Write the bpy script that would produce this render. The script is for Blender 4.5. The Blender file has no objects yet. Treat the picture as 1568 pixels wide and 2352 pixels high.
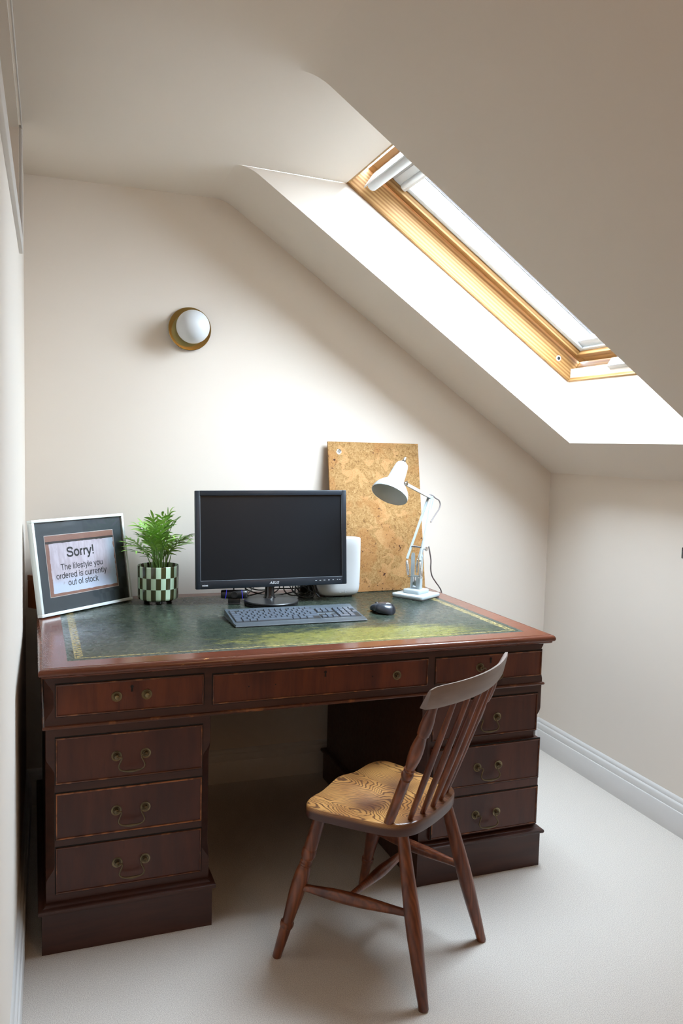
import bpy, bmesh, math, random
from mathutils import Vector, Matrix
R = math.radians
sc = bpy.context.scene
col = sc.collection

# ------------------------------------------------------------------ camera
cam_d = bpy.data.cameras.new('camera'); cam = bpy.data.objects.new('camera', cam_d); col.objects.link(cam)
cam_d.sensor_fit = 'HORIZONTAL'; cam_d.sensor_width = 36.0
cam_d.lens = 1874.47 / 1568 * 36.0
cam_d.clip_start = 0.01
_r = Vector((0.94123148, -0.33673383, 0.02633666)); _u = Vector((0.00254557, 0.08504383, 0.99637396)); _f = Vector((0.33775259, 0.9377515, -0.08090311))
cam.matrix_world = Matrix(((_r.x, _u.x, -_f.x, -0.00678315), (_r.y, _u.y, -_f.y, -3.14396685), (_r.z, _u.z, -_f.z, 1.35768953), (0, 0, 0, 1)))
sc.camera = cam

# ------------------------------------------------------------------ light and exposure
SKY = 40.0            # overcast daylight outside
SUN = 13.0           # bright hazy cloud round the sun, outside to the right
FILL = 11.0            # unseen fill light added behind the camera to warm the shade
SUN_DIR = (.50, -.62, .60)
sc.view_settings.view_transform = 'Standard'; sc.view_settings.look = 'None'
sc.view_settings.exposure = 0.0; sc.view_settings.gamma = 1.0; sc.view_settings.use_curve_mapping = False
try:
    sc.cycles.max_bounces = 10; sc.cycles.diffuse_bounces = 6; sc.cycles.glossy_bounces = 4
    sc.cycles.transparent_max_bounces = 12; sc.cycles.sample_clamp_indirect = 8.0
    sc.cycles.caustics_reflective = False; sc.cycles.caustics_refractive = False
    sc.cycles.use_denoising = True
except Exception:
    pass
wd = bpy.data.worlds.new('overcast_sky'); sc.world = wd; wd.use_nodes = True
bg = wd.node_tree.nodes['Background']; bg.inputs[0].default_value = (0.682, 0.835, 1.0, 1)
_g = wd.node_tree.nodes.new('ShaderNodeTexCoord'); _s = wd.node_tree.nodes.new('ShaderNodeSeparateXYZ'); _m = wd.node_tree.nodes.new('ShaderNodeMapRange')   # an overcast sky is brighter overhead
wd.node_tree.links.new(_g.outputs['Generated'], _s.inputs[0]); wd.node_tree.links.new(_s.outputs[2], _m.inputs[0])
_m.inputs[1].default_value = 0.0; _m.inputs[2].default_value = 1.0; _m.inputs[3].default_value = SKY * .55; _m.inputs[4].default_value = SKY * 1.55
wd.node_tree.links.new(_m.outputs[0], bg.inputs[1])

def area(name, loc, rot, sx, sy, power, color, portal=False):
    l = bpy.data.lights.new(name, 'AREA'); l.shape = 'RECTANGLE'; l.size = sx; l.size_y = sy; l.energy = power; l.color = color
    if portal: l.cycles.is_portal = True
    o = bpy.data.objects.new(name, l); col.objects.link(o); o.location = loc; o.rotation_euler = rot
    return o

# room numbers (metres)
XL, XR, XS, XO = -0.0859, 2.121, 0.6211, 1.9286
ZK, HC = 1.2614, 2.2742
YF = -3.75
SLOPE = math.atan2(HC - ZK, XR - XS)
SU = Vector((math.cos(SLOPE), 0, -math.sin(SLOPE))); SN = Vector((math.sin(SLOPE), 0, math.cos(SLOPE)))
SO = Vector((XS, 0, HC))
def sl(u, y, d): return SO + SU * u + SN * d + Vector((0, y, 0))

# hazy sun, added warm fill behind the camera, and portal for the skylight
pm = Matrix((( -SN.cross(Vector((0,1,0))).x, 0, SN.x), (0, 1, 0), (-SN.cross(Vector((0,1,0))).z, 0, SN.z)))
sun_d = bpy.data.lights.new('hazy_sun', 'SUN'); sun_d.energy = SUN; sun_d.angle = R(75); sun_d.color = (.90, .945, 1.0)
sun = bpy.data.objects.new('hazy_sun', sun_d); col.objects.link(sun); sun.rotation_euler = Vector(SUN_DIR).to_track_quat('Z', 'Y').to_euler()
fill_d = bpy.data.lights.new('added_warm_fill', 'POINT'); fill_d.energy = FILL; fill_d.color = (1.0, .66, .38); fill_d.shadow_soft_size = .22
lamp = bpy.data.objects.new('added_warm_fill', fill_d); col.objects.link(lamp); lamp.location = (1.05, -3.35, 1.75)
po = area('skylight_portal', sl(.875, -.77, .34), (0, 0, 0), 1.05, .70, 1, (1, 1, 1), True)
po.rotation_euler = (0, SLOPE, 0)

# ------------------------------------------------------------------ node helpers
class NT:
    def __init__(s, name, rough=.5, metal=0, coat=0, spec=.5):
        s.m = bpy.data.materials.new(name); s.m.use_nodes = True; s.t = s.m.node_tree; s.n = s.t.nodes
        s.b = s.n['Principled BSDF']; s.b.inputs['Roughness'].default_value = rough; s.b.inputs['Metallic'].default_value = metal
        s.b.inputs['Coat Weight'].default_value = coat; s.b.inputs['Coat Roughness'].default_value = .12; s.b.inputs['Specular IOR Level'].default_value = spec
        s._co = None
    def L(s, a, b): s.t.links.new(a, b)
    def set(s, inp, v):
        if hasattr(v, 'is_output'): s.L(v, inp)
        else: inp.default_value = v
    def co(s, kind='Object'):
        if s._co is None: s._co = s.n.new('ShaderNodeTexCoord')
        return s._co.outputs[kind]
    def map(s, v=None, scale=(1, 1, 1), loc=(0, 0, 0), rot=(0, 0, 0)):
        k = s.n.new('ShaderNodeMapping'); s.L(v if v is not None else s.co(), k.inputs[0])
        k.inputs['Scale'].default_value = scale; k.inputs['Location'].default_value = loc; k.inputs['Rotation'].default_value = rot
        return k.outputs[0]
    def noise(s, v=None, scale=5, detail=4, rough=.5, dist=0, out=0):
        k = s.n.new('ShaderNodeTexNoise'); s.L(v if v is not None else s.co(), k.inputs['Vector'])
        k.inputs['Scale'].default_value = scale; k.inputs['Detail'].default_value = detail; k.inputs['Roughness'].default_value = rough; k.inputs['Distortion'].default_value = dist
        return k.outputs[out]
    def wave(s, v=None, scale=5, dist=2, detail=2, dscale=1, dirn='X', prof='SIN'):
        k = s.n.new('ShaderNodeTexWave'); s.L(v if v is not None else s.co(), k.inputs['Vector']); k.bands_direction = dirn; k.wave_profile = prof
        k.inputs['Scale'].default_value = scale; k.inputs['Distortion'].default_value = dist; k.inputs['Detail'].default_value = detail; k.inputs['Detail Scale'].default_value = dscale
        return k.outputs['Fac']
    def voro(s, v=None, scale=5, out='Distance', feat='F1'):
        k = s.n.new('ShaderNodeTexVoronoi'); k.feature = feat; s.L(v if v is not None else s.co(), k.inputs['Vector']); k.inputs['Scale'].default_value = scale
        return k.outputs[out]
    def sep(s, v=None):
        k = s.n.new('ShaderNodeSeparateXYZ'); s.L(v if v is not None else s.co(), k.inputs[0]); return k.outputs
    def comb(s, x, y, z):
        k = s.n.new('ShaderNodeCombineXYZ')
        for i, v in enumerate((x, y, z)): s.set(k.inputs[i], v)
        return k.outputs[0]
    def math(s, op, a, b=0.0, clamp=False):
        k = s.n.new('ShaderNodeMath'); k.operation = op; k.use_clamp = clamp; s.set(k.inputs[0], a); s.set(k.inputs[1], b); return k.outputs[0]
    def mr(s, v, a, b, c=0., d=1., smooth=True):
        k = s.n.new('ShaderNodeMapRange'); k.interpolation_type = 'SMOOTHSTEP' if smooth else 'LINEAR'
        for i, x in enumerate((v, a, b, c, d)): s.set(k.inputs[i], x)
        return k.outputs[0]
    def mix(s, f, a, b):
        k = s.n.new('ShaderNodeMix'); k.data_type = 'RGBA'; s.set(k.inputs[0], f)
        for i, v in ((6, a), (7, b)):
            if hasattr(v, 'is_output'): s.L(v, k.inputs[i])
            else: k.inputs[i].default_value = (*v, 1)
        return k.outputs[2]
    def ramp(s, f, stops):
        k = s.n.new('ShaderNodeValToRGB'); s.L(f, k.inputs[0]); e = k.color_ramp.elements
        while len(e) < len(stops): e.new(.5)
        for q, (p, c) in zip(e, stops): q.position = p; q.color = (*c, 1)
        return k.outputs[0]
    def color(s, v):
        if hasattr(v, 'is_output'): s.L(v, s.b.inputs['Base Color'])
        else: s.b.inputs['Base Color'].default_value = (*v, 1)
        return s
    def rough(s, v): s.L(v, s.b.inputs['Roughness']); return s
    def bump(s, h, strength=.2, dist=.01):
        k = s.n.new('ShaderNodeBump'); k.inputs['Strength'].default_value = strength; k.inputs['Distance'].default_value = dist
        s.L(h, k.inputs['Height']); s.L(k.outputs[0], s.b.inputs['Normal']); return s

def plain(name, c, rough=.5, metal=0, coat=0, var=.06, scale=30, spec=.5):
    n = NT(name, rough, metal, coat, spec)
    f = n.noise(scale=scale, detail=3)
    n.color(n.mix(f, tuple(x * (1 - var) for x in c), tuple(min(1, x * (1 + var)) for x in c)))
    return n.m

M = {}
def build_materials():
    n = NT('wall_paint', .85, spec=.2); f = n.noise(scale=1.3, detail=3)
    n.color(n.mix(f, (.685, .611, .532), (.715, .641, .562))); n.bump(n.noise(scale=220, detail=2), .04, .001); M['wall'] = n.m
    n = NT('carpet', .95, spec=.1); f = n.noise(scale=420, detail=2, rough=.7); g = n.noise(scale=3, detail=3)
    c = n.mix(n.mr(f, .35, .65), (.44, .385, .335), (.66, .595, .53)); c = n.mix(n.math('MULTIPLY', g, .25), c, (.51, .45, .395))
    n.color(c); n.bump(f, .5, .004); M['carpet'] = n.m
    M['gloss'] = plain('white_gloss_paint', (.585, .555, .525), .3, var=.02)
    # pine
    PD, PA, PB = (.23, .105, .028), (.35, .185, .062), (.42, .245, .095)
    n = NT('lacquered_pine', .55, spec=.3); v = n.map(scale=(1, 1, 1), rot=(0, -SLOPE, 0)); v2 = n.map(v, scale=(1.6, 26, 26))
    w = n.wave(v2, 1.0, 4, 3, 1.0, 'Z'); f = n.noise(v2, 3, 4)
    n.color(n.mix(w, PD, n.mix(f, PA, PB))); M['pine'] = n.m
    n = NT('lacquered_pine_crosspiece', .55, spec=.3); v = n.map(n.map(rot=(0, -SLOPE, 0)), scale=(22, 1.6, 22)); w = n.wave(v, 1.0, 4, 3, 1.0, 'Z'); f = n.noise(v, 3, 4)
    n.color(n.mix(w, PD, n.mix(f, PA, PB))); M['pine_cross'] = n.m
    M['white_plastic'] = plain('white_plastic', (.56, .58, .59), .35, var=.02)
    M['alu'] = plain('grey_aluminium', (.62, .65, .66), .4, metal=.3, var=.03)
    M['dark_rubber'] = plain('dark_rubber', (.09, .09, .10), .6)
    # glass
    m = bpy.data.materials.new('window_glass'); m.use_nodes = True; t = m.node_tree; t.nodes.clear()
    o = t.nodes.new('ShaderNodeOutputMaterial'); mx = t.nodes.new('ShaderNodeMixShader'); tr = t.nodes.new('ShaderNodeBsdfTransparent'); gl = t.nodes.new('ShaderNodeBsdfGlossy')
    gl.inputs['Roughness'].default_value = .02; mx.inputs[0].default_value = .06; tr.inputs[0].default_value = (.97, .98, .98, 1)
    t.links.new(tr.outputs[0], mx.inputs[1]); t.links.new(gl.outputs[0], mx.inputs[2]); t.links.new(mx.outputs[0], o.inputs[0]); M['glass'] = m
    # mahogany: carcass (horizontal grain), drawer fronts (vertical flame), top border
    def mahog(name, dark, light, sc_, rough, coat, wv=0.5):
        n = NT(name, rough, coat=coat); v = n.map(scale=sc_); f = n.noise(v, 1, 6, .6, .6); w = n.noise(n.co(), 5, 3)
        g = n.noise(n.map(scale=tuple(x * 6 for x in sc_)), 1, 3)
        k = n.mr(n.math('ADD', n.math('MULTIPLY', f, .65), n.math('MULTIPLY', w, .35)), .32, .68)
        c = n.mix(k, dark, light); c = n.mix(n.mr(g, .55, .75, 0, .45), c, dark); n.color(c)
        n.rough(n.mr(n.noise(n.map(scale=sc_), 2, 3), .3, .7, rough - .03, rough + .05)); return n
    M['mah_frame'] = mahog('mahogany_carcass', (.030, .0085, .0055), (.058, .0175, .0095), (3, 30, 30), .40, .04).m
    M['mah_drawer'] = mahog('mahogany_flame_veneer', (.050, .0105, .006), (.155, .036, .0125), (18, 18, 2.2), .36, .06).m
    M['mah_lower'] = mahog('mahogany_lower_drawer', (.040, .0105, .0075), (.088, .0235, .0125), (14, 14, 2.2), .40, .04).m
    M['mah_top'] = mahog('mahogany_top_border', (.105, .027, .0135), (.165, .046, .021), (4, 60, 30), .20, .25).m
    n = mahog('mahogany_worn_moulding', (.085, .023, .012), (.15, .043, .02), (3, 30, 30), .25, .2)
    base = n.b.inputs['Base Color'].links[0].from_socket
    ch = n.mr(n.noise(n.map(scale=(28, 60, 90)), 1, 5, .65), .655, .70); ch2 = n.mr(n.noise(scale=2.3, detail=2), .48, .6)
    n.color(n.mix(n.math('MULTIPLY', ch, ch2), base, (.52, .25, .08))); M['mah_worn'] = n.m
    n = mahog('mahogany_rubbed_bead', (.06, .018, .01), (.11, .034, .016), (8, 30, 30), .35, .1)
    base = n.b.inputs['Base Color'].links[0].from_socket
    n.color(n.mix(n.mr(n.noise(scale=30, detail=4), .52, .66, 0, .8), base, (.27, .10, .035))); M['mah_bead'] = n.m
    n = NT('rubbed_bare_bead', .5); n.color(n.mix(n.mr(n.noise(scale=40, detail=3), .35, .6), (.11, .035, .016), (.33, .12, .045))); M['mah_bare'] = n.m
    M['gap'] = plain('shadow_gap_black', (.008, .006, .005), .8)
    # leather
    n = NT('green_leather', .30, coat=.05)
    x, y, z = n.sep(); X2 = n.math('ABSOLUTE', x); yy = y
    dx = n.math('SUBTRACT', .6997, X2); dy1 = n.math('SUBTRACT', yy, .060); dy2 = n.math('SUBTRACT', .885, yy)
    d = n.math('MINIMUM', dx, n.math('MINIMUM', dy1, dy2))
    side = n.math('LESS_THAN', dx, n.math('MINIMUM', dy1, dy2))
    mott = n.noise(scale=26, detail=7, rough=.72, dist=.5); soft = n.noise(scale=3, detail=2); fine = n.noise(n.map(scale=(60, 190, 60), rot=(0, 0, .12)), 1, 5, .7)
    k0 = n.math('ADD', n.math('MULTIPLY', mott, .6), n.math('MULTIPLY', soft, .4))
    base = n.mix(n.mr(k0, .38, .62), (.017, .025, .019), (.038, .048, .033))
    scr = n.mr(n.noise(n.map(scale=(38, 330, 1), rot=(0, 0, .22)), 1, 4, .75), .63, .75, 0, .5)
    scr2 = n.mr(n.noise(n.map(scale=(300, 26, 1), rot=(0, 0, .5)), 1, 3, .7), .67, .76, 0, .35)
    base = n.mix(n.math('MAXIMUM', scr, scr2), base, (.13, .15, .085))
    bl1 = n.math('SUBTRACT', 1, n.math('POWER', n.math('ADD', n.math('POWER', n.math('DIVIDE', n.math('SUBTRACT', x, .17), .52), 2), n.math('POWER', n.math('DIVIDE', n.math('SUBTRACT', y, .14), .15), 2)), .5))
    wob = n.math('MULTIPLY', n.math('SUBTRACT', n.noise(n.map(scale=(14, 60, 1)), 1, 7, .78, .3), .5), 2.6)
    gate = n.mr(x, -.05, .40, 1.15, .60)
    wear = n.mr(n.math('ADD', n.math('MULTIPLY', bl1, 1.25), n.math('MULTIPLY', wob, gate)), .12, .62)
    worn = n.mix(n.mr(fine, .35, .62), (.080, .082, .024), (.215, .200, .048))
    c = n.mix(n.math('MULTIPLY', wear, .90), base, worn)
    # gold tooling: a wide scrolled band at the ends, a narrow one along the front and back
    k = n.math('ADD', n.math('MULTIPLY', n.math('SUBTRACT', 1, side), .008), n.math('MULTIPLY', side, .022))
    band = n.math('MULTIPLY', n.math('GREATER_THAN', d, .020), n.math('LESS_THAN', d, n.math('ADD', k, .020)))
    pat = n.wave(n.co(), 32, 6, 2, 3, 'DIAGONAL'); pat2 = n.voro(scale=150)
    gold = n.math('MULTIPLY', band, n.math('MULTIPLY', n.mr(pat, .2, .55), n.mr(pat2, .15, .5, .5, 1)))
    thin = n.math('MULTIPLY', n.math('GREATER_THAN', d, .0195), n.math('LESS_THAN', d, .0225))
    g = n.math('MULTIPLY', n.math('MAXIMUM', gold, n.math('MULTIPLY', thin, .6)), .75)
    c = n.mix(g, c, (.44, .33, .12))
    edge = n.mr(d, .004, .012, .35, 0); c = n.mix(edge, c, (.09, .13, .12)); n.color(c)
    n.rough(n.mr(n.noise(scale=45, detail=5, rough=.7), .3, .7, .22, .33)); n.bump(n.noise(scale=300, detail=3), .12, .001); M['leather'] = n.m
    M['brass_old'] = plain('aged_brass', (.135, .105, .064), .36, metal=.85, var=.25, scale=60)
    M['brass_rim'] = plain('rubbed_brass_rim', (.27, .22, .13), .34, metal=.85, var=.3, scale=60)
    M['brass_pale'] = plain('worn_brass_rosette', (.22, .175, .095), .35, metal=.85, var=.25, scale=60)
    # chair
    n = NT('elm_chair_wood', .30, coat=.15); v = n.map(scale=(26, 26, 3)); f = n.noise(v, 1, 5, .6, .5); g = n.wave(n.map(scale=(40, 40, 5)), 1, 6, 3, 1, 'X')
    n.color(n.mix(n.math('MULTIPLY', g, .5), n.mix(n.mr(f, .3, .7), (.085, .020, .010), (.235, .070, .026)), (.045, .012, .007))); M['chair'] = n.m
    n = NT('elm_seat_grain', .33, coat=.12); x, y, z = n.sep()
    w1 = n.noise(n.map(scale=(6.5, 3.4, 1), loc=(2.3, .7, 0)), 1, 2.5, .45)
    ph = n.math('ADD', n.math('ADD', n.math('MULTIPLY', x, 95), n.math('MULTIPLY', y, 34)), n.math('ADD', n.math('MULTIPLY', w1, 60), n.math('MULTIPLY', z, 700)))
    ph = n.math('ADD', ph, n.math('MULTIPLY', n.noise(scale=60, detail=3), 1.1))
    s = n.math('SINE', n.math('MULTIPLY', ph, 4.4)); big0 = n.noise(n.map(loc=(5, 5, 5)), 11, 3)
    lines = n.mr(n.math('ADD', s, n.math('MULTIPLY', n.math('SUBTRACT', big0, .5), 1.2)), .0, 1.0); big = n.noise(scale=7, detail=4)
    lightw = n.mix(n.mr(big, .35, .65), (.29, .12, .032), (.50, .25, .075))
    c = n.mix(n.math('MULTIPLY', lines, .88), lightw, (.075, .026, .012))
    # the rim and the back of the seat keep their dark polish
    rr = n.math('POWER', n.math('ADD', n.math('POWER', n.math('DIVIDE', x, .20), 4), n.math('POWER', n.math('DIVIDE', n.math('SUBTRACT', y, .035), .17), 4)), .25)
    dk = n.mr(n.math('ADD', n.math('MULTIPLY', n.math('SUBTRACT', big, .5), .5), n.math('MULTIPLY', y, -9)), .65, 1.25)
    c = n.mix(n.math('MULTIPLY', dk, .85), c, (.085, .027, .015)); sd = n.mr(z, .410, .4205, 1, 0); c = n.mix(sd, c, (.062, .021, .014)); n.color(c); n.bump(s, .12, .001); M['seat'] = n.m
    n = NT('greyed_rail_wood', .38); f = n.noise(n.map(scale=(3, 60, 60)), 1, 5)
    n.color(n.mix(f, (.16, .115, .10), (.27, .21, .185))); M['rail'] = n.m
    # cork
    n = NT('cork', .85, spec=.2); wv = n.noise(scale=22, detail=3, out=1); wc = n.n.new('ShaderNodeVectorMath'); wc.operation = 'MULTIPLY_ADD'; n.L(wv, wc.inputs[0]); wc.inputs[1].default_value = (.05, .05, .05); n.L(n.co(), wc.inputs[2]); wv = wc.outputs[0]
    a = n.noise(wv, 95, 5, .75, 1.2); sp = n.noise(scale=210, detail=3, rough=.7, dist=.6)
    c = n.ramp(a, [(.30, (.10, .045, .014)), (.43, (.28, .150, .052)), (.56, (.39, .23, .092)), (.74, (.50, .33, .150))])
    chip = n.noise(scale=15, detail=2, dist=.8); cm = n.mr(chip, .585, .60)
    c = n.mix(n.math('MULTIPLY', cm, .85), c, n.mix(n.mr(sp, .35, .65), (.40, .21, .080), (.50, .29, .125)))
    red = n.mr(n.noise(n.map(loc=(3, 1, 7)), 6.5, 3, .5), .52, .60); c = n.mix(n.math('MULTIPLY', red, .45), c, (.34, .145, .045))
    fl = n.mr(n.noise(n.map(loc=(2, 5, 1)), 75, 5, .65, .8), .585, .62)
    c = n.mix(n.math('MULTIPLY', n.math('MULTIPLY', red, n.mr(chip, .47, .55)), fl), c, (.038, .012, .008))
    c = n.mix(n.mr(sp, .63, .69, 0, .8), c, (.055, .022, .009)); n.color(c); M['cork'] = n.m
    M['lampwhite'] = plain('enamel_white', (.40, .45, .47), .22, coat=.3, var=.01)
    M['lampgrey'] = plain('painted_grey_bracket', (.42, .48, .50), .35, metal=.2, var=.05)
    M['shade_in'] = plain('shade_inside', (.60, .63, .62), .5, var=.02)
    M['chrome'] = plain('chrome', (.75, .75, .76), .12, metal=1, var=.02)
    M['cord'] = plain('braided_grey_cord', (.17, .145, .14), .7, var=.3, scale=300)
    n = NT('monitor_bezel', .32); f = n.noise(scale=90, detail=2); n.color(n.mix(f, (.014, .019, .026), (.018, .024, .033))); M['bezel'] = n.m
    n = NT('monitor_screen', .30, spec=.28); f = n.noise(scale=3, detail=3); n.color(n.mix(f, (.0075, .0095, .012), (.0105, .0125, .0155))); M['screen'] = n.m
    M['black'] = plain('black_plastic', (.012, .012, .013), .35, var=.1)
    M['blackgloss'] = plain('glossy_black_plastic', (.010, .010, .011), .12, coat=.3, var=.1)
    M['keybody'] = plain('grey_keyboard_shell', (.056, .070, .082), .38, var=.04)
    n = NT('keyboard_palm_rest', .42); ck = n.n.new('ShaderNodeTexChecker'); n.L(n.co(), ck.inputs[0]); ck.inputs['Scale'].default_value = 420
    n.color(n.mix(ck.outputs['Fac'], (.036, .043, .050), (.068, .080, .090))); M['palm'] = n.m
    M['key'] = plain('key_caps', (.082, .097, .120), .18, var=.05, spec=.8)
    M['print'] = plain('white_print', (.62, .66, .70), .5)
    M['print_grey'] = plain('grey_print', (.40, .42, .43), .5)
    M['mouse'] = plain('dark_grey_mouse', (.030, .034, .043), .26, var=.06)
    M['silver'] = plain('silver_plastic', (.55, .56, .57), .18, metal=.6)
    M['router'] = plain('white_router_shell', (.66, .68, .69), .34, var=.01)
    n = NT('blue_led_ring', .3); n.color((.02, .02, .35)); n.b.inputs['Emission Color'].default_value = (.06, .05, .9, 1); n.b.inputs['Emission Strength'].default_value = .55; M['blue'] = n.m
    M['frame_alu'] = plain('brushed_silver_frame', (.74, .80, .80), .3, metal=.15, var=.03)
    M['mount'] = plain('dark_mount_card', (.026, .036, .043), .5, var=.06)
    m2 = NT('picture_glass', .03); t = m2.t
    for q in list(t.nodes): t.nodes.remove(q)
    o = t.nodes.new('ShaderNodeOutputMaterial'); mx = t.nodes.new('ShaderNodeMixShader'); tr = t.nodes.new('ShaderNodeBsdfTransparent'); gl = t.nodes.new('ShaderNodeBsdfGlossy')
    gl.inputs['Roughness'].default_value = .02; fr = t.nodes.new('ShaderNodeFresnel'); fr.inputs[0].default_value = 1.22
    t.links.new(fr.outputs[0], mx.inputs[0]); t.links.new(tr.outputs[0], mx.inputs[1]); t.links.new(gl.outputs[0], mx.inputs[2]); t.links.new(mx.outputs[0], o.inputs[0]); M['pglass'] = m2.m
    # poster: a flaking pale board on a brick wall
    n = NT('printed_photo', .4); u, v, _ = n.sep(n.co('UV'))
    br = n.n.new('ShaderNodeTexBrick'); n.L(n.map(n.co('UV'), scale=(9, 7, 1)), br.inputs[0]); br.inputs['Color1'].default_value = (.25, .10, .065, 1); br.inputs['Color2'].default_value = (.17, .06, .04, 1); br.inputs['Mortar'].default_value = (.36, .27, .22, 1); br.inputs['Scale'].default_value = 4
    nz = n.math('MULTIPLY', n.math('SUBTRACT', n.noise(n.co('UV'), 14, 5), .5), .035)
    inb = n.math('MULTIPLY', n.math('MULTIPLY', n.math('GREATER_THAN', n.math('ADD', u, nz), .045), n.math('LESS_THAN', n.math('ADD', u, nz), .985)), n.math('MULTIPLY', n.math('GREATER_THAN', n.math('ADD', v, nz), .045), n.math('LESS_THAN', n.math('ADD', v, nz), .875)))
    st = n.noise(n.map(n.co('UV'), scale=(16, 2.5, 1)), 1, 5, .65); st2 = n.noise(n.co('UV'), 4, 4)
    pal = n.mix(n.mr(st, .35, .65), (.42, .36, .40), (.55, .50, .55)); pal = n.mix(n.mr(n.math('ADD', v, n.math('MULTIPLY', st2, .3)), .30, .5, .85, 0), pal, (.50, .58, .72))
    pal = n.mix(n.mr(n.noise(n.map(n.co('UV'), scale=(22, 6, 1), loc=(4, 2, 0)), 1, 4, .6), .66, .74, 0, .6), pal, (.20, .16, .17))
    pal = n.mix(n.mr(u, .80, .98, 0, .7), pal, (.30, .42, .50))
    gapt = n.math('MULTIPLY', n.math('GREATER_THAN', v, n.math('ADD', .868, nz)), n.math('LESS_THAN', v, .905))
    c = n.mix(inb, br.outputs[0], pal); c = n.mix(gapt, c, (.025, .018, .017)); n.color(c); M['poster'] = n.m
    M['ink'] = plain('black_ink', (.012, .012, .013), .6)
    M['pot_black'] = plain('black_glazed_ceramic', (.016, .016, .012), .12, coat=.4)
    n = NT('checkered_glaze', .14, coat=.4); x, y, z = n.sep(); an = n.math('ARCTAN2', y, x)
    a = n.math('MULTIPLY', n.math('ADD', an, 7.0), 26 / (2 * math.pi)); rw = n.math('FLOOR', n.math('DIVIDE', n.math('SUBTRACT', z, .014), .0405))
    ch = n.math('MODULO', n.math('ADD', n.math('FLOOR', a), n.math('ADD', rw, 2)), 2.0)
    ch = n.math('MULTIPLY', n.math('GREATER_THAN', ch, .5), 1.0)
    inb = n.math('MULTIPLY', n.math('GREATER_THAN', z, .014), n.math('LESS_THAN', z, .1355))
    c = n.mix(ch, (.045, .045, .016), (.50, .68, .50)); c = n.mix(inb, (.03, .034, .018), c); n.color(c); M['pot'] = n.m
    M['soil'] = plain('soil', (.02, .014, .01), .95, var=.4, scale=150)
    n = NT('palm_leaf', .36, spec=.5); f = n.noise(scale=35, detail=3); g = n.n.new('ShaderNodeObjectInfo')
    c = n.mix(f, (.15, .34, .04), (.32, .53, .10)); c = n.mix(n.math('MULTIPLY', g.outputs['Random'], .4), c, (.085, .25, .035)); n.color(c)
    n.b.inputs['Transmission Weight'].default_value = 0.0; n.b.inputs['Subsurface Weight'].default_value = 0; M['leaf'] = n.m
    M['stem'] = plain('green_stem', (.15, .30, .07), .5, var=.2)
    n = NT('mirror_brass', .045, metal=1); n.color(n.mix(n.noise(scale=20), (.44, .335, .125), (.48, .37, .145))); M['brass_mirror'] = n.m
    M['opal'] = plain('opal_glass', (.60, .62, .635), .28, coat=.15, var=.005)
    n = NT('tan_leather_box', .45); n.color(n.mix(n.noise(scale=22, detail=4), (.24, .075, .025), (.33, .115, .04))); M['tan'] = n.m
build_materials()

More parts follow.
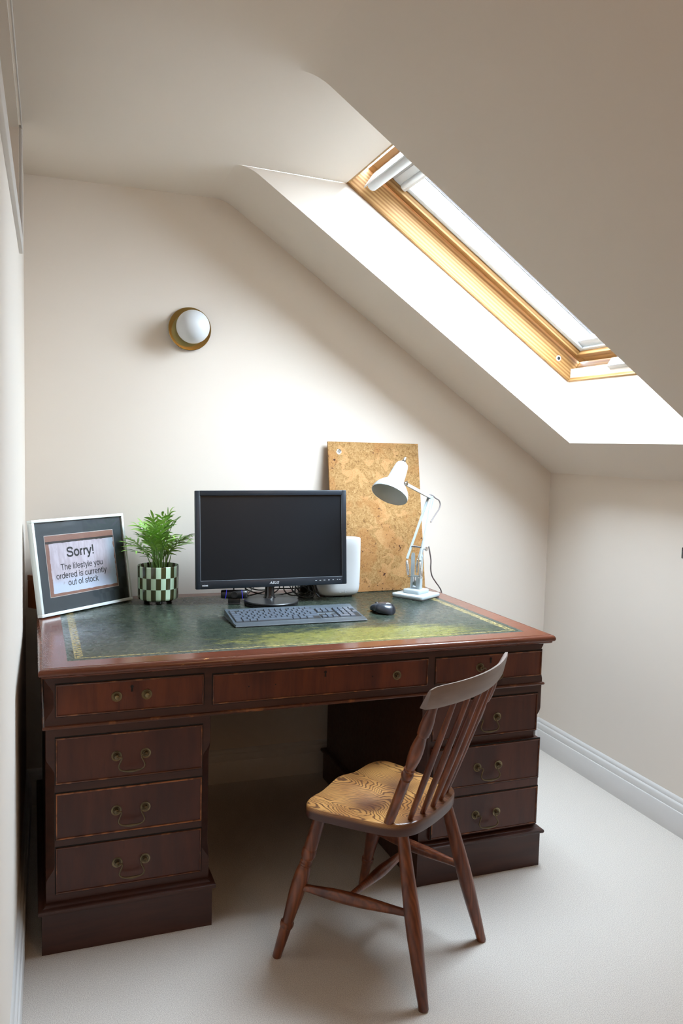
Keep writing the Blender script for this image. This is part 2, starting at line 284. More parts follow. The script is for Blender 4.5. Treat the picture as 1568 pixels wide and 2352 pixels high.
# ------------------------------------------------------------------ mesh builder
def smoothstep(a, b, x):
    t = max(0, min(1, (x - a) / (b - a))); return t * t * (3 - 2 * t)
class MB:
    def __init__(s): s.v = []; s.f = []; s.mi = []; s.uv = None
    def add(s, verts, faces, mi=0, T=None):
        o = len(s.v); s.v += [tuple(T @ Vector(v)) if T else tuple(v) for v in verts]
        s.f += [tuple(o + i for i in f) for f in faces]; s.mi += [mi] * len(faces); return s
    def box(s, x0, x1, y0, y1, z0, z1, bev=0, seg=2, mi=0, T=None):
        bm = bmesh.new(); bmesh.ops.create_cube(bm, size=1)
        for v in bm.verts: v.co = Vector((x0 + (v.co.x + .5) * (x1 - x0), y0 + (v.co.y + .5) * (y1 - y0), z0 + (v.co.z + .5) * (z1 - z0)))
        if bev: bmesh.ops.bevel(bm, geom=bm.edges[:], offset=bev, segments=seg, affect='EDGES', profile=.5)
        bm.verts.index_update(); s.add([v.co[:] for v in bm.verts], [[v.index for v in f.verts] for f in bm.faces], mi, T); bm.free(); return s
    def rbox(s, x0, x1, y0, y1, z0, z1, r, seg=5, bev=0, mi=0, T=None):   # vertical edges rounded by r
        bm = bmesh.new(); bmesh.ops.create_cube(bm, size=1)
        for v in bm.verts: v.co = Vector((x0 + (v.co.x + .5) * (x1 - x0), y0 + (v.co.y + .5) * (y1 - y0), z0 + (v.co.z + .5) * (z1 - z0)))
        es = [e for e in bm.edges if abs(e.verts[0].co.z - e.verts[1].co.z) > 1e-6]
        bmesh.ops.bevel(bm, geom=es, offset=r, segments=seg, affect='EDGES', profile=.5)
        if bev:
            es = [e for e in bm.edges if abs(e.verts[0].co.z - e.verts[1].co.z) < 1e-6]
            bmesh.ops.bevel(bm, geom=es, offset=bev, segments=2, affect='EDGES', profile=.5)
        bm.verts.index_update(); s.add([v.co[:] for v in bm.verts], [[v.index for v in f.verts] for f in bm.faces], mi, T); bm.free(); return s
    def lathe(s, prof, A=(0, 0, 0), B=(0, 0, 1), seg=24, mi=0, T=None, cap=True):  # prof = (distance along the unit axis A->B, radius)
        A = Vector(A); d = (Vector(B) - A).normalized(); x = d.orthogonal().normalized(); y = d.cross(x)
        vs = []; fs = []
        for t, r in prof:
            for k in range(seg):
                a = 2 * math.pi * k / seg; vs.append(A + d * t + (x * math.cos(a) + y * math.sin(a)) * r)
        for i in range(len(prof) - 1):
            for k in range(seg):
                k2 = (k + 1) % seg; fs.append((i * seg + k, i * seg + k2, (i + 1) * seg + k2, (i + 1) * seg + k))
        if cap: fs.append(tuple(range(seg))[::-1]); fs.append(tuple((len(prof) - 1) * seg + k for k in range(seg)))
        return s.add(vs, fs, mi, T)
    def tube(s, pts, r, seg=8, mi=0, T=None, flat=None):
        pts = [Vector(p) for p in pts]; n = len(pts); vs = []; fs = []
        rr = r if isinstance(r, (list, tuple)) else [r] * n
        t0 = (pts[1] - pts[0]).normalized(); x = Vector(flat).normalized() if flat else t0.orthogonal().normalized()
        for i, p in enumerate(pts):
            t = (pts[min(i + 1, n - 1)] - pts[max(i - 1, 0)]).normalized(); x = (x - t * x.dot(t)).normalized(); y = t.cross(x)
            for k in range(seg):
                a = 2 * math.pi * k / seg; vs.append(p + (x * math.cos(a) + y * math.sin(a)) * rr[i])
        for i in range(n - 1):
            for k in range(seg):
                k2 = (k + 1) % seg; fs.append((i * seg + k, i * seg + k2, (i + 1) * seg + k2, (i + 1) * seg + k))
        fs.append(tuple(range(seg))[::-1]); fs.append(tuple((n - 1) * seg + k for k in range(seg)))
        return s.add(vs, fs, mi, T)
    def bar(s, A, B, w, h, up=(0, 0, 1), mi=0, T=None):     # a rectangular bar from A to B
        A = Vector(A); B = Vector(B); d = (B - A).normalized(); y = Vector(up); y = (y - d * y.dot(d)).normalized(); x = d.cross(y)
        vs = []
        for P in (A, B):
            for a, b in ((-1, -1), (1, -1), (1, 1), (-1, 1)): vs.append(P + x * a * w / 2 + y * b * h / 2)
        return s.add(vs, [(3, 2, 1, 0), (4, 5, 6, 7), (0, 1, 5, 4), (1, 2, 6, 5), (2, 3, 7, 6), (3, 0, 4, 7)], mi, T)
    def loft(s, loops, mi=0, T=None, cap=True, closed=True):
        n = len(loops[0]); vs = [p for l in loops for p in l]; fs = []
        for i in range(len(loops) - 1):
            for k in range(n if closed else n - 1):
                k2 = (k + 1) % n; fs.append((i * n + k, i * n + k2, (i + 1) * n + k2, (i + 1) * n + k))
        if cap: fs.append(tuple(range(n))[::-1]); fs.append(tuple((len(loops) - 1) * n + k for k in range(n)))
        return s.add(vs, fs, mi, T)
    def prism(s, poly, axis, a, b, mi=0, T=None):            # poly in the two other axes
        def P(p, t): return {'x': (t, p[0], p[1]), 'y': (p[0], t, p[1]), 'z': (p[0], p[1], t)}[axis]
        return s.loft([[P(p, a) for p in poly], [P(p, b) for p in poly]], mi, T)
    def build(s, name, mats, parent=None, angle=35, smooth=True, label=None):
        me = bpy.data.meshes.new(name); me.from_pydata(s.v, [], s.f)
        for m in (mats if isinstance(mats, (list, tuple)) else [mats]): me.materials.append(m)
        for p, i in zip(me.polygons, s.mi): p.material_index = i
        bm = bmesh.new(); bm.from_mesh(me); bmesh.ops.recalc_face_normals(bm, faces=bm.faces); bm.to_mesh(me); bm.free()
        if smooth:
            for p in me.polygons: p.use_smooth = True
            me.set_sharp_from_angle(angle=R(angle))
        if s.uv:
            l = me.uv_layers.new(name='UVMap')
            for lp in me.loops: l.data[lp.index].uv = s.uv(me.vertices[lp.vertex_index].co)
        o = bpy.data.objects.new(name, me); col.objects.link(o)
        if parent: o.parent = parent
        if label: o['label'] = label
        return o
def tag(o, label=None, cat=None, group=None, kind=None):
    if label: o['label'] = label
    if cat: o['category'] = cat
    if group: o['group'] = group
    if kind: o['kind'] = kind
    return o
def thing(name, label, cat, loc, rotz=0, group=None):
    o = bpy.data.objects.new(name, None); col.objects.link(o); o.location = loc; o.rotation_euler = (0, 0, rotz); o.empty_display_size = .05
    return tag(o, label, cat, group)
def struct(o, label, cat): return tag(o, label, cat, None, 'structure')
def text(name, body, size, T, mat, parent, extrude=.0003, offset=0, shear=0, spacing=1.0, sx=1.0, label=None):
    cu = bpy.data.curves.new(name, 'FONT'); cu.body = body; cu.size = size; cu.align_x = 'CENTER'; cu.align_y = 'CENTER'; cu.extrude = extrude; cu.offset = offset; cu.shear = shear; cu.space_character = spacing; cu.resolution_u = 3
    t = bpy.data.objects.new(name + '_source', cu); col.objects.link(t); dg = bpy.context.evaluated_depsgraph_get(); dg.update()
    me = bpy.data.meshes.new_from_object(t.evaluated_get(dg)); bpy.data.objects.remove(t); bpy.data.curves.remove(cu)
    me.name = name; me.transform(T @ Matrix.Diagonal((sx, 1, 1, 1))); me.materials.clear(); me.materials.append(mat)
    o = bpy.data.objects.new(name, me); col.objects.link(o); o.parent = parent
    if label: o['label'] = label
    return o
def _arc(cx, cy, rx, ry, a0, a1, n=18): return [(cx + rx * math.cos(R(a0 + (a1 - a0) * k / n)), cy + ry * math.sin(R(a0 + (a1 - a0) * k / n))) for k in range(n + 1)]
def _cr(p, n=6): return [(q.x, q.y) for q in spline([(a, b, 0) for a, b in p], n)]
def glyphs():
    O = _arc(.278, .262, .205, .222, 0, 360, 32); sS = [(.425, .375), (.385, .452), (.25, .485), (.115, .447), (.088, .375), (.14, .305), (.25, .272), (.36, .238), (.418, .165), (.385, .078), (.25, .038), (.105, .075), (.058, .165)]
    return {'o': ([O], .556), 'e': ([[(.075, .268), (.483, .268)] , _arc(.278, .262, .205, .222, 2, 318, 30)], .556), 'c': ([_arc(.27, .262, .2, .222, 42, 318, 26)], .5),
            'd': ([_arc(.268, .262, .2, .222, 0, 360, 32), [(.472, 0), (.472, .72)]], .556), 'u': ([[(.468, 0), (.468, .523)], [(.095, .523), (.095, .19)] + _arc(.278, .19, .183, .150, 180, 350, 16)], .556),
            'n': ([[(.1, 0), (.1, .523)], _arc(.282, .33, .18, .155, 170, 0, 14) + [(.462, 0)]], .556), 'h': ([[(.1, 0), (.1, .72)], _arc(.282, .33, .18, .155, 170, 0, 14) + [(.462, 0)]], .556),
            'r': ([[(.11, 0), (.11, .523)], _arc(.29, .31, .18, .165, 175, 80, 10)], .333), 'y': ([[(.04, .523), (.262, .015)], [(.47, .523), (.235, -.07), (.195, -.135), (.14, -.165), (.06, -.16)]], .5),
            'l': ([[(.111, 0), (.111, .72)]], .222), 'i': ([[(.111, 0), (.111, .523)], [(.111, .62), (.111, .72)]], .222), 'f': ([[(.15, 0), (.15, .58)] + _arc(.235, .585, .085, .095, 175, 80, 8), [(.03, .485), (.27, .485)]], .278),
            't': ([[(.135, .665), (.135, .13)] + _arc(.215, .13, .08, .085, 185, 285, 8), [(.03, .485), (.265, .485)]], .278), 's': ([_cr(sS)], .5), 'k': ([[(.1, 0), (.1, .72)], [(.1, .19), (.43, .523)], [(.2, .29), (.455, 0)]], .5),
            'T': ([[(.02, .677), (.59, .677)], [(.305, .677), (.305, 0)]], .611), 'S': ([_cr([(.06 + (a - .06) * 1.42, .04 + (b - .04) * 1.43) for a, b in sS])], .667), '!': ([[(.14, .2), (.14, .72)], [(.14, 0), (.14, .105)]], .278), ' ': ([], .278)}
def lettering(body, width, em, stroke, T, mat, parent, depth=.0003):   # grotesque capitals and small letters drawn as strokes, fitted to a width
    G = glyphs(); adv = sum(G[c][1] for c in body) - .1; sx = width / (adv * em); m = MB(); x = -.05
    for c in body:
        for st in G[c][0]:
            pts = [Vector(((x + a) * em * sx, b * em, 0)) for a, b in st]; n = len(pts); L = []
            for i in range(n):
                d0 = (pts[i] - pts[i - 1]).normalized() if i else None; d1 = (pts[i + 1] - pts[i]).normalized() if i < n - 1 else None
                if (pts[0] - pts[-1]).length < 1e-6 and i in (0, n - 1): d0 = (pts[-1] - pts[-2]).normalized(); d1 = (pts[1] - pts[0]).normalized()
                d0 = d0 or d1; d1 = d1 or d0; t = (d0 + d1).normalized(); nn = Vector((-t.y, t.x, 0)); k = stroke * em / 2 / max(.5, nn.dot(Vector((-d0.y, d0.x, 0))))
                L.append((pts[i] + nn * k, pts[i] - nn * k))
            vs = [q for a, b in L for q in (a, b)]; fs = [(2 * i, 2 * i + 1, 2 * i + 3, 2 * i + 2) for i in range(n - 1)]
            m.add(vs, fs, 0, T)
        x += G[c][1]
    return m.build('lettering', mat, parent, smooth=False)
def basis(o, x, y, z):
    x, y, z, o = Vector(x), Vector(y), Vector(z), Vector(o)
    return Matrix(((x.x, y.x, z.x, o.x), (x.y, y.y, z.y, o.y), (x.z, y.z, z.z, o.z), (0, 0, 0, 1)))
def spline(pts, n=8):                                        # Catmull-Rom
    P = [Vector(p) for p in pts]; P = [P[0] * 2 - P[1]] + P + [P[-1] * 2 - P[-2]]; out = []
    for i in range(1, len(P) - 2):
        for k in range(n):
            t = k / n; a, b, c, d = P[i - 1:i + 3]
            out.append(.5 * ((2 * b) + (c - a) * t + (2 * a - 5 * b + 4 * c - d) * t * t + (3 * b - a - 3 * c + d) * t ** 3))
    out.append(P[-2]); return out

# ------------------------------------------------------------------ the room
OPB, OPF, UT, XT, DB = -.405, -1.137, .30, .977, .205       # skylight opening
ZB = 1.652
struct(MB().box(XL - .5, XR + .1, YF - .1, .1, -.08, 0).build('floor', M['carpet'], smooth=False), 'pale beige wool carpet over the whole floor', 'floor')
struct(MB().prism([(XL - .5, 0), (XR + .1, 0), (XR + .1, ZK), (XS + .02, HC + .05), (XL - .5, HC + .05)], 'y', 0, .1).build('wall_back', M['wall'], smooth=False), 'off-white back wall with sloping top right edge behind the desk', 'wall')
struct(MB().box(XR, XR + .1, YF, .0, 0, ZK).build('wall_right', M['wall'], smooth=False), 'low off-white knee wall on the right below the slope', 'wall')
w = MB(); w.box(XL - .12, XL, YF, 0, 0, 1.93).box(XL - .5, XL, -.5, 0, 1.93, HC + .04).box(XL - .5, XL - .12, YF, -.5, 1.85, 1.93).box(XL - .5, XL - .4, YF, -.5, 1.93, HC + .04).box(XL - .4, XL, YF, -.5, 2.256, HC + .04)
struct(w.build('wall_left', M['wall'], smooth=False), 'off-white left wall close to the camera with a high recess', 'wall')
w = MB(); w.box(XL - .5, XR + .1, YF - .1, YF, 0, HC + .04)
struct(w.build('wall_front', plain('ochre_paint', (.48, .38, .27), .8), smooth=False), 'dark painted wall behind the camera', 'wall')
# flat ceiling, running on into the head of the skylight
cl = MB(); XA = XS - .045
cl.add([(XL - .5, .05, HC), (XA, .05, HC), (XA, YF, HC), (XL - .5, YF, HC)], [(0, 1, 2, 3)])
cl.add([(XA, OPB, HC), (XT + .004, OPB + .034, HC), (XT + .004, OPF - .034, HC), (XA, OPF, HC)], [(0, 1, 2, 3)])
struct(cl.build('ceiling', M['wall'], smooth=False), 'flat off-white ceiling running into the head of the skylight', 'ceiling')
ARC = []
c_, rr_ = None, .045 / math.tan((math.pi - SLOPE) / 2) if False else .045 / math.tan(SLOPE / 2)
for k in range(9):
    a = SLOPE * k / 8; ARC.append((XA + rr_ * math.sin(a), HC - rr_ * (1 - math.cos(a))))
LOW = (XR + .05, ZK - .05 * math.tan(SLOPE))
w = MB()
for y0, y1 in ((.05, OPB), (OPF, YF)):
    P = ARC + [(XO, HC - (XO - XS) * math.tan(SLOPE)), LOW]
    w.loft([[(x, y0, z) for x, z in P], [(x, y1, z) for x, z in P]], cap=False, closed=False)
zo = HC - (XO - XS) * math.tan(SLOPE)
w.add([(XO, OPB, zo), (LOW[0], OPB, LOW[1]), (LOW[0], OPF, LOW[1]), (XO, OPF, zo)], [(0, 1, 2, 3)])
w.add([(XO, OPB, zo), (XO, OPF, zo), (XO, OPF - .034, ZB + .03), (XO, OPB + .034, ZB + .03)], [(0, 1, 2, 3)])
for y in (OPB, OPF):
    P = ARC + [(XO, zo)]; n_ = len(P); yb = y + (.034 if y == OPB else -.034); Q = []
    for i in range(n_):
        t = i / (n_ - 1); t = 0 if i == 0 else (P[i][0] - ARC[0][0]) / (XO - ARC[0][0]); Q.append((XT + (XO - XT) * t, yb, HC + (ZB + .012 - HC) * t))
    w.add([(x, y, z) for x, z in P] + Q, [(i, i + 1, n_ + i + 1, n_ + i) for i in range(n_ - 1)])
struct(w.build('wall_slope', M['wall'], angle=20), 'off-white sloping ceiling pierced by the skylight', 'wall')
# skirting boards
SK = [(0, 0), (.018, 0), (.018, .083), (.0165, .086), (.0135, .087), (.0135, .108), (.011, .113), (.0075, .116), (.0075, .122), (.004, .130), (0, .134)]
def skirt(name, label, f, a, b):
    m = MB(); m.loft([[f(d, z, a) for d, z in SK], [f(d, z, b) for d, z in SK]]); return struct(m.build(name, M['gloss'], angle=30), label, 'baseboard')
skirt('baseboard_back', 'white moulded skirting along the back wall behind the desk', lambda d, z, t: (t, -d, z), XL, XR)
skirt('baseboard_right', 'white moulded skirting along the right knee wall', lambda d, z, t: (XR - d, t, z), 0, YF)
skirt('baseboard_left', 'white moulded skirting along the left wall', lambda d, z, t: (XL + d, t, z), 0, YF)
m = MB(); m.box(XL - .02, XL + .010, -.62, -.50, 1.93, 2.262).box(XL - .02, XL + .010, YF, -.50, 1.905, 1.945, .002)
m = MB(); m.box(XL - .012, XL + .0105, YF, -.497, 1.898, 1.945, .003).box(XL + .0005, XL + .0105, -.4995, -.494, 1.93, 2.266, .001).box(XL + .0065, XL + .0105, YF, -.497, 2.256, 2.264, .001)
struct(m.build('trim_1', M['gloss']), 'white painted moulding framing the high recess in the left wall', 'trim')

# ------------------------------------------------------------------ skylight
SLM = basis(SO, SU, (0, 1, 0), SN)                            # (u down the slope, y, outward)
win = thing('window_1', 'pine framed roof window letting daylight in over the desk', 'window', sl(.86, -.77, .25)); struct(win, win['label'], 'window')
WT = Matrix.Translation(-Vector(win.location)) @ SLM
def ring(m, u0, u1, y0, y1, w_u0, w_u1, w_y, d0, d1, bev=.002, mi=0, mc=0):
    m.box(u0, u1, y1 - w_y, y1, d0, d1, bev, 2, mi, WT); m.box(u0, u1, y0, y0 + w_y, d0, d1, bev, 2, mi, WT)
    m.box(u0, u0 + w_u0, y0 + w_y, y1 - w_y, d0, d1, bev, 2, mc, WT); m.box(u1 - w_u1, u1, y0 + w_y, y1 - w_y, d0, d1, bev, 2, mc, WT)
Y0, Y1 = -1.155, -.386
m = MB(); ring(m, .265, 1.47, Y0 - .035, Y1 + .035, .036, .036, .036, .199, .292, .002, 0, 1); m.build('outer_frame', [M['pine'], M['pine_cross']], win)
m = MB(); ring(m, .325, 1.428, Y0 + .004, Y1 - .006, .07, .045, .045, .283, .335, .002, 0, 1)
ring(m, .37, 1.40, Y0 + .03, Y1 - .03, .03, .02, .02, .2765, .30, .002, 0, 1); m.build('sash', [M['pine'], M['pine_cross']], win)
m = MB(); ring(m, .402, 1.383, Y0 + .053, Y1 - .053, .02, .014, .024, .296, .318, .001); m.build('glazing_rail', M['white_plastic'], win)
MB().box(.38, 1.40, Y0 + .04, Y1 - .04, .320, .326, 0, 2, 0, WT).build('pane', M['glass'], win)
m = MB(); m.box(.412, .462, Y0 + .055, Y1 - .055, .292, .318, .004, 2, 0, WT); m.box(.452, .470, Y0 + .055, Y1 - .058, .284, .296, .004, 2, 0, WT); m.lathe([(0, .010), (.004, .011), (.6, .011), (.64, .010)], (.452, Y0 + .06, .291), (.452, Y0 + 1, .291), 12, 0, WT); m.build('blind_cassette', M['alu'], win)
m = MB(); m.box(.348, .352, Y0 + .02, Y1 - .02, .215, .30, .001, 2, 0, WT)
m.lathe([(0, .018), (.002, .020), (.69, .020), (.692, .018)], (.366, Y0 + .035, .232), (.366, Y0 + 1, .232), 14, 0, WT @ Matrix.Identity(4)); m.build('ventilation_bar', M['white_plastic'], win)
m = MB(); m.box(.475, 1.335, -.535, -.529, .327, .332, 0, 2, 0, WT); m.box(.475, 1.335, -.545, -.541, .327, .332, 0, 2, 0, WT); m.build('guide_wire', M['dark_rubber'], win)
MB().box(1.335, 1.375, Y0 + .06, Y1 - .058, .305, .318, .003, 2, 0, WT).build('blind_bottom_rail', M['white_plastic'], win)
MB().lathe([(0, .011), (.003, .011), (.004, .0085), (.0041, .0068)], (1.345, Y1 - .001 + .002, .240), (1.345, Y1 - 1, .240), 20, 0, WT).lathe([(.0042, .0067), (.0044, .0066)], (1.345, Y1 + .001, .240), (1.345, Y1 - 1, .240), 20, 1, WT).build('bolt_socket', [M['alu'], M['gap']], win)
MB().rbox(1.404, 1.432, -.87, -.625, .225, .262, .010, 4, .003, 0, WT).build('catch_plate', M['white_plastic'], win)

# ------------------------------------------------------------------ desk
desk = thing('pedestal_desk', 'large dark mahogany pedestal desk with worn green leather top and nine drawers', 'desk', (.73925, -.9734, 0), .0167)
HX, DY = .7597, .945
def rect_loop(out, z, x0=-HX, x1=HX, y0=0, y1=DY): return [(x0 - out, y0 - out, z), (x1 + out, y0 - out, z), (x1 + out, y1 + out, z), (x0 - out, y1 + out, z)]
LM = .060
PROF = [(-LM, .7738), (-LM, .775), (-.0012, .775), (-.0006, .7738), (.0010, .7738), (.0016, .7745), (.006, .7738), (.0100, .7708), (.0120, .7665), (.0125, .762), (.0112, .7575), (.0075, .7545), (.0050, .7535), (.0045, .7505), (.0010, .7475), (-.006, .7455), (-.02, .745)]
m = MB(); m.loft([rect_loop(o, z) for o, z in PROF[:5]], 0, cap=False); m.loft([rect_loop(o, z) for o, z in PROF[4:]], 1, cap=False)
m.add(rect_loop(-LM, .7738), [(0, 1, 2, 3)]); m.add(rect_loop(-.02, .745), [(0, 1, 2, 3)])
m.build('desktop', [M['mah_top'], M['mah_worn']], desk)
m = MB(); m.loft([rect_loop(-LM - .0004, .7736), rect_loop(-LM - .0004, .7747), rect_loop(-LM - .001, .7750)]); m.build('leather_inset', M['leather'], desk, label='worn dark green leather with gold tooled border')
def chamfer(z, a, b, c):                                      # stopped chamfer with ogee ends
    if z <= a or z >= b: return .0008
    e = min(z - a, b - z); return .0008 + c * smoothstep(0, .045, e)
def carcass(m, x0, x1, y0, y1, z0, z1, a, b, c, levels=44, mi=0):
    L = []
    zs = sorted(set([z0 + (z1 - z0) * k / levels for k in range(levels + 1)]))
    for z in zs:
        k = chamfer(z, a, b, c); L.append([(x0 + k, y0, z), (x1 - k, y0, z), (x1, y0 + k, z), (x1, y1, z), (x0, y1, z), (x0, y0 + k, z)])
    return m.loft(L, mi)
FZ0 = .604
m = MB(); carcass(m, -.757, .757, .030, .925, FZ0, .7455, .622, .742, .022)
m.build('frieze', M['mah_frame'], desk)
m = MB(); P = [(.0, .604), (.004, .6045), (.006, .608), (.005, .612), (.001, .614), (-.005, .614), (-.005, .604)]
m.loft([rect_loop(o, z, -.757, .757, .030, .925) for o, z in P + P[:1]], cap=False); m.build('frieze_bead', M['mah_bead'], desk)
def pedestal(x0, x1, left):
    m = MB(); carcass(m, x0, x1, .040, .885, .126, .6045, .185, .525, .021, 60); m.build('pedestal', M['mah_frame'], desk)
    m = MB(); px0, px1 = x0 - .0105, x1 + .0065
    P = [(0, 0), (0, .108), (.003, .109), (.008, .1115), (.0098, .1165), (.0088, .1215), (.005, .124), (-.002, .1245), (-.006, .127), (-.012, .131), (-.03, .131)]
    m.loft([rect_loop(o, z, px0, px1, .020, .895) for o, z in P]); m.build('plinth', M['mah_frame'], desk)
pedestal(-.7545, -.322, True); pedestal(.3345, .7625, False)

def rosette(parent, x, z, y, big=True):
    k = 1.0
    MB().lathe([(0, .0140), (.0018, .0143), (.0030, .0135), (.0026, .0122)], (x, y, z), (x, y - 1, z), 28, 1).lathe([(.0024, .0122), (.0018, .0108), (.0030, .0098), (.0030, .0080), (.0022, .0065), (.006, .0052), (.009, .005), (.0105, .0062), (.013, .0058), (.0145, .003)], (x, y, z), (x, y - 1, z), 28, 0).build('rosette', [M['brass_old'] if big else M['brass_pale'], M['brass_rim'] if big else M['brass_pale']], parent)
def bail(parent, x, z, y, xl, xr, swing=.35):
    h = (xr - xl) / 2; c = (xl + xr) / 2; yy = y - .011
    pts = [(-h, 0), (-h + .010, .0005), (-h + .0125, -.004), (-h + .006, -.018), (-h + .0045, -.026), (-h + .0115, -.0335), (-.012, -.0365), (0, -.037)]
    pts = pts + [(-a, b) for a, b in pts[::-1]][1:]
    P = [(c + a, yy - .004 + b * .22, z + b) for a, b in pts]; Q = spline(P, 4); n = len(Q)
    rad = [.0022 + .0019 * math.exp(-((i / (n - 1) - .5) / .09) ** 2) for i in range(n)]
    MB().tube(Q, rad, 8).build('bail_handle', M['brass_old'], parent)
def keyhole(parent, x, z, y):
    m = MB(); m.lathe([(0, .0042), (.0008, .0044), (.001, .003)], (x, y, z + .004), (x, y - 1, z + .004), 14); m.prism([(x - .0016, z + .003), (x + .0016, z + .003), (x + .0028, z - .010), (x - .0028, z - .010)], 'y', y - .0008, y); m.build('keyhole', M['gap'], parent)
def drawer_mesh(m, x0, x1, z0, z1, y, proud=.004, mi_b=1):
    b = .0038
    m.box(x0 - .0022, x1 + .0022, y - .0004, y + .004, z0 - .0022, z1 + .0038, 0, 2, 2)                      # solid black strip standing for the shaded gap round the front
    m.box(x0 + b, x1 - b, y - .0008, y + .012, z0 + b, z1 - b, 0, 2, 0)
    m.box(x0, x1, y - proud, y + .01, z1 - b, z1, .0012, 2, mi_b); m.box(x0, x1, y - proud, y + .01, z0, z0 + b, .0012, 2, mi_b)
    m.box(x0, x0 + b, y - proud, y + .01, z0 + b, z1 - b, .0012, 2, mi_b); m.box(x1 - b, x1, y - proud, y + .01, z0 + b, z1 - b, .0012, 2, mi_b)
def drawer(x0, x1, z0, z1, y, panel='mah_lower', bead='mah_bead'):
    m = MB(); drawer_mesh(m, x0, x1, z0, z1, y); return m.build('drawer', [M[panel], M[bead], M['gap']], desk)
yF, yP = .030, .040
d = drawer(-.7295, -.3450, .6370, .7220, yF, 'mah_drawer'); rosette(d, -.5765, .679, yF, False); rosette(d, -.4983, .679, yF, False); keyhole(d, -.537, .699, yF - .0008)
d = drawer(-.3195, .3425, .6345, .7185, yF, 'mah_drawer'); rosette(d, .2392, .6745, yF, True); keyhole(d, .0105, .6975, yF - .0008)
for hx in (-.2172, -.1393, .16): MB().lathe([(0, .0022), (.0003, .0020)], (hx, yF - .0007, .6765), (hx, yF - 1, .6765), 10).build('screw_hole', M['gap'], d)
d = drawer(.3680, .7500, .6360, .7176, yF, 'mah_drawer'); rosette(d, .5243, .678, yF); rosette(d, .6004, .678, yF); bail(d, .5, .678, yF, .5243, .6004); keyhole(d, .562, .699, yF - .0008)
for z0, z1, zr, bd in ((.4520, .5760, .5128, 'mah_bead'), (.3010, .4265, .3622, 'mah_bare'), (.1525, .2785, .2155, 'mah_bead')):
    d = drawer(-.7297, -.3448, z0, z1, yP, 'mah_lower', bd); xo = .003 if zr < .3 else 0
    rosette(d, -.5755 + xo, zr, yP); rosette(d, -.4985, zr, yP); bail(d, 0, zr, yP, -.5755 + xo, -.4985)
d = drawer(.3700, .7485, .4515, .5745, yP, 'mah_lower'); rosette(d, .527, .509, yP); rosette(d, .600, .509, yP); bail(d, 0, .509, yP, .527, .600)
# the lower two fronts on the right are one deep file drawer, a little open
m = MB(); yD = yP - .012; m.box(.368, .7575, yD, yP + .3, .138, .428, .002)
for z0, z1 in ((.297, .425), (.1425, .266)): drawer_mesh(m, .3715, .7555, z0, z1, yD - .0005, .003)
d = m.build('file_drawer', [M['mah_lower'], M['mah_bead'], M['gap']], desk)
for z in (.356, .2005): rosette(d, .5275, z, yD - .0005); rosette(d, .604, z, yD - .0005); bail(d, 0, z, yD - .0005, .5275, .604)

# ------------------------------------------------------------------ chair
ch = thing('spindle_back_chair', 'old elm spindle back chair with saddle seat drawn up to the desk', 'chair', (.857, -1.186, 0), math.atan2(.593, .805))
ZS, TH = .427, .033
def seat_outline(n=96):                                       # half widths measured front to back
    ctrl = [(0, .168), (.10, .163), (.165, .152), (.192, .135), (.197, .110), (.190, .06), (.176, -.02), (.160, -.085), (.142, -.118), (.11, -.140), (.06, -.149), (0, -.151)]
    right = [Vector((a, b, 0)) for a, b in ctrl]; full = right + [Vector((-p.x, p.y, 0)) for p in right[-2:0:-1]]
    P = full[-2:] + full + full[:2]; out = []
    for i in range(2, len(P) - 2):
        for k in range(4):
            t = k / 4; a, b, c, d_ = P[i - 1], P[i], P[i + 1], P[(i + 2)]
            out.append(.5 * ((2 * b) + (c - a) * t + (2 * a - 5 * b + 4 * c - d_) * t * t + (3 * b - a - 3 * c + d_) * t ** 3))
    return out
OUT = seat_outline()
def seat_z(x, y):
    dish = -.0105 * math.exp(-((x - .085) / .062) ** 2 - ((y - .04) / .085) ** 2) - .0105 * math.exp(-((x + .085) / .062) ** 2 - ((y - .04) / .085) ** 2) - .008 * math.exp(-(x / .12) ** 2 - ((y + .015) / .06) ** 2)
    dip = -.0065 * math.exp(-((abs(x) - .085) / .045) ** 2) * smoothstep(.08, .165, y)
    pom = .004 * math.exp(-(x / .03) ** 2) * smoothstep(.06, .16, y)
    return ZS + dish + dip + pom - .002 * smoothstep(.13, .2, abs(x))
C0 = Vector((0, .01, 0)); rings = [.12, .25, .4, .55, .68, .8, .89, .95, .985]
loops = []
for r_ in rings: loops.append([(lambda q: (q.x, q.y, seat_z(q.x, q.y)))(C0 + (p - C0) * r_) for p in OUT])
def edge(k, dz): return [(lambda q: (q.x, q.y, seat_z(q.x, q.y) + dz))(C0 + (p - C0) * k) for p in OUT]
def edge_abs(k, z): return [(C0.x + (p.x) * k, C0.y + (p.y - C0.y) * k, z) for p in OUT]
loops += [edge(.997, -.0025), edge(1.0, -.006)]
loops += [edge_abs(1.0, ZS - TH + .006), edge_abs(.99, ZS - TH), edge_abs(.9, ZS - TH - .001)]
MB().loft(loops).build('seat', M['seat'], ch, angle=50, label='worn honey coloured elm seat with bold grain')
def turned(name, A, B, prof, mat, seg=20):
    A, B = Vector(A), Vector(B); Lg = (B - A).length
    return MB().lathe([(t * Lg, r) for t, r in prof], A, B, seg).build(name, M[mat], ch, angle=40)
FLEG = [(0, .0150), (.10, .0165), (.22, .0175), (.235, .0170), (.24, .0185), (.25, .0195), (.285, .0190), (.305, .0165), (.31, .0145), (.32, .0150), (.328, .0165), (.336, .0150), (.345, .0165), (.353, .0150), (.37, .0175), (.40, .0195), (.47, .0210), (.55, .0205), (.65, .0175), (.74, .0145), (.745, .0150), (.75, .0180), (.765, .0185), (.78, .0175), (.785, .0150), (.80, .0150), (.90, .0135), (.995, .0118), (1, .0110)]
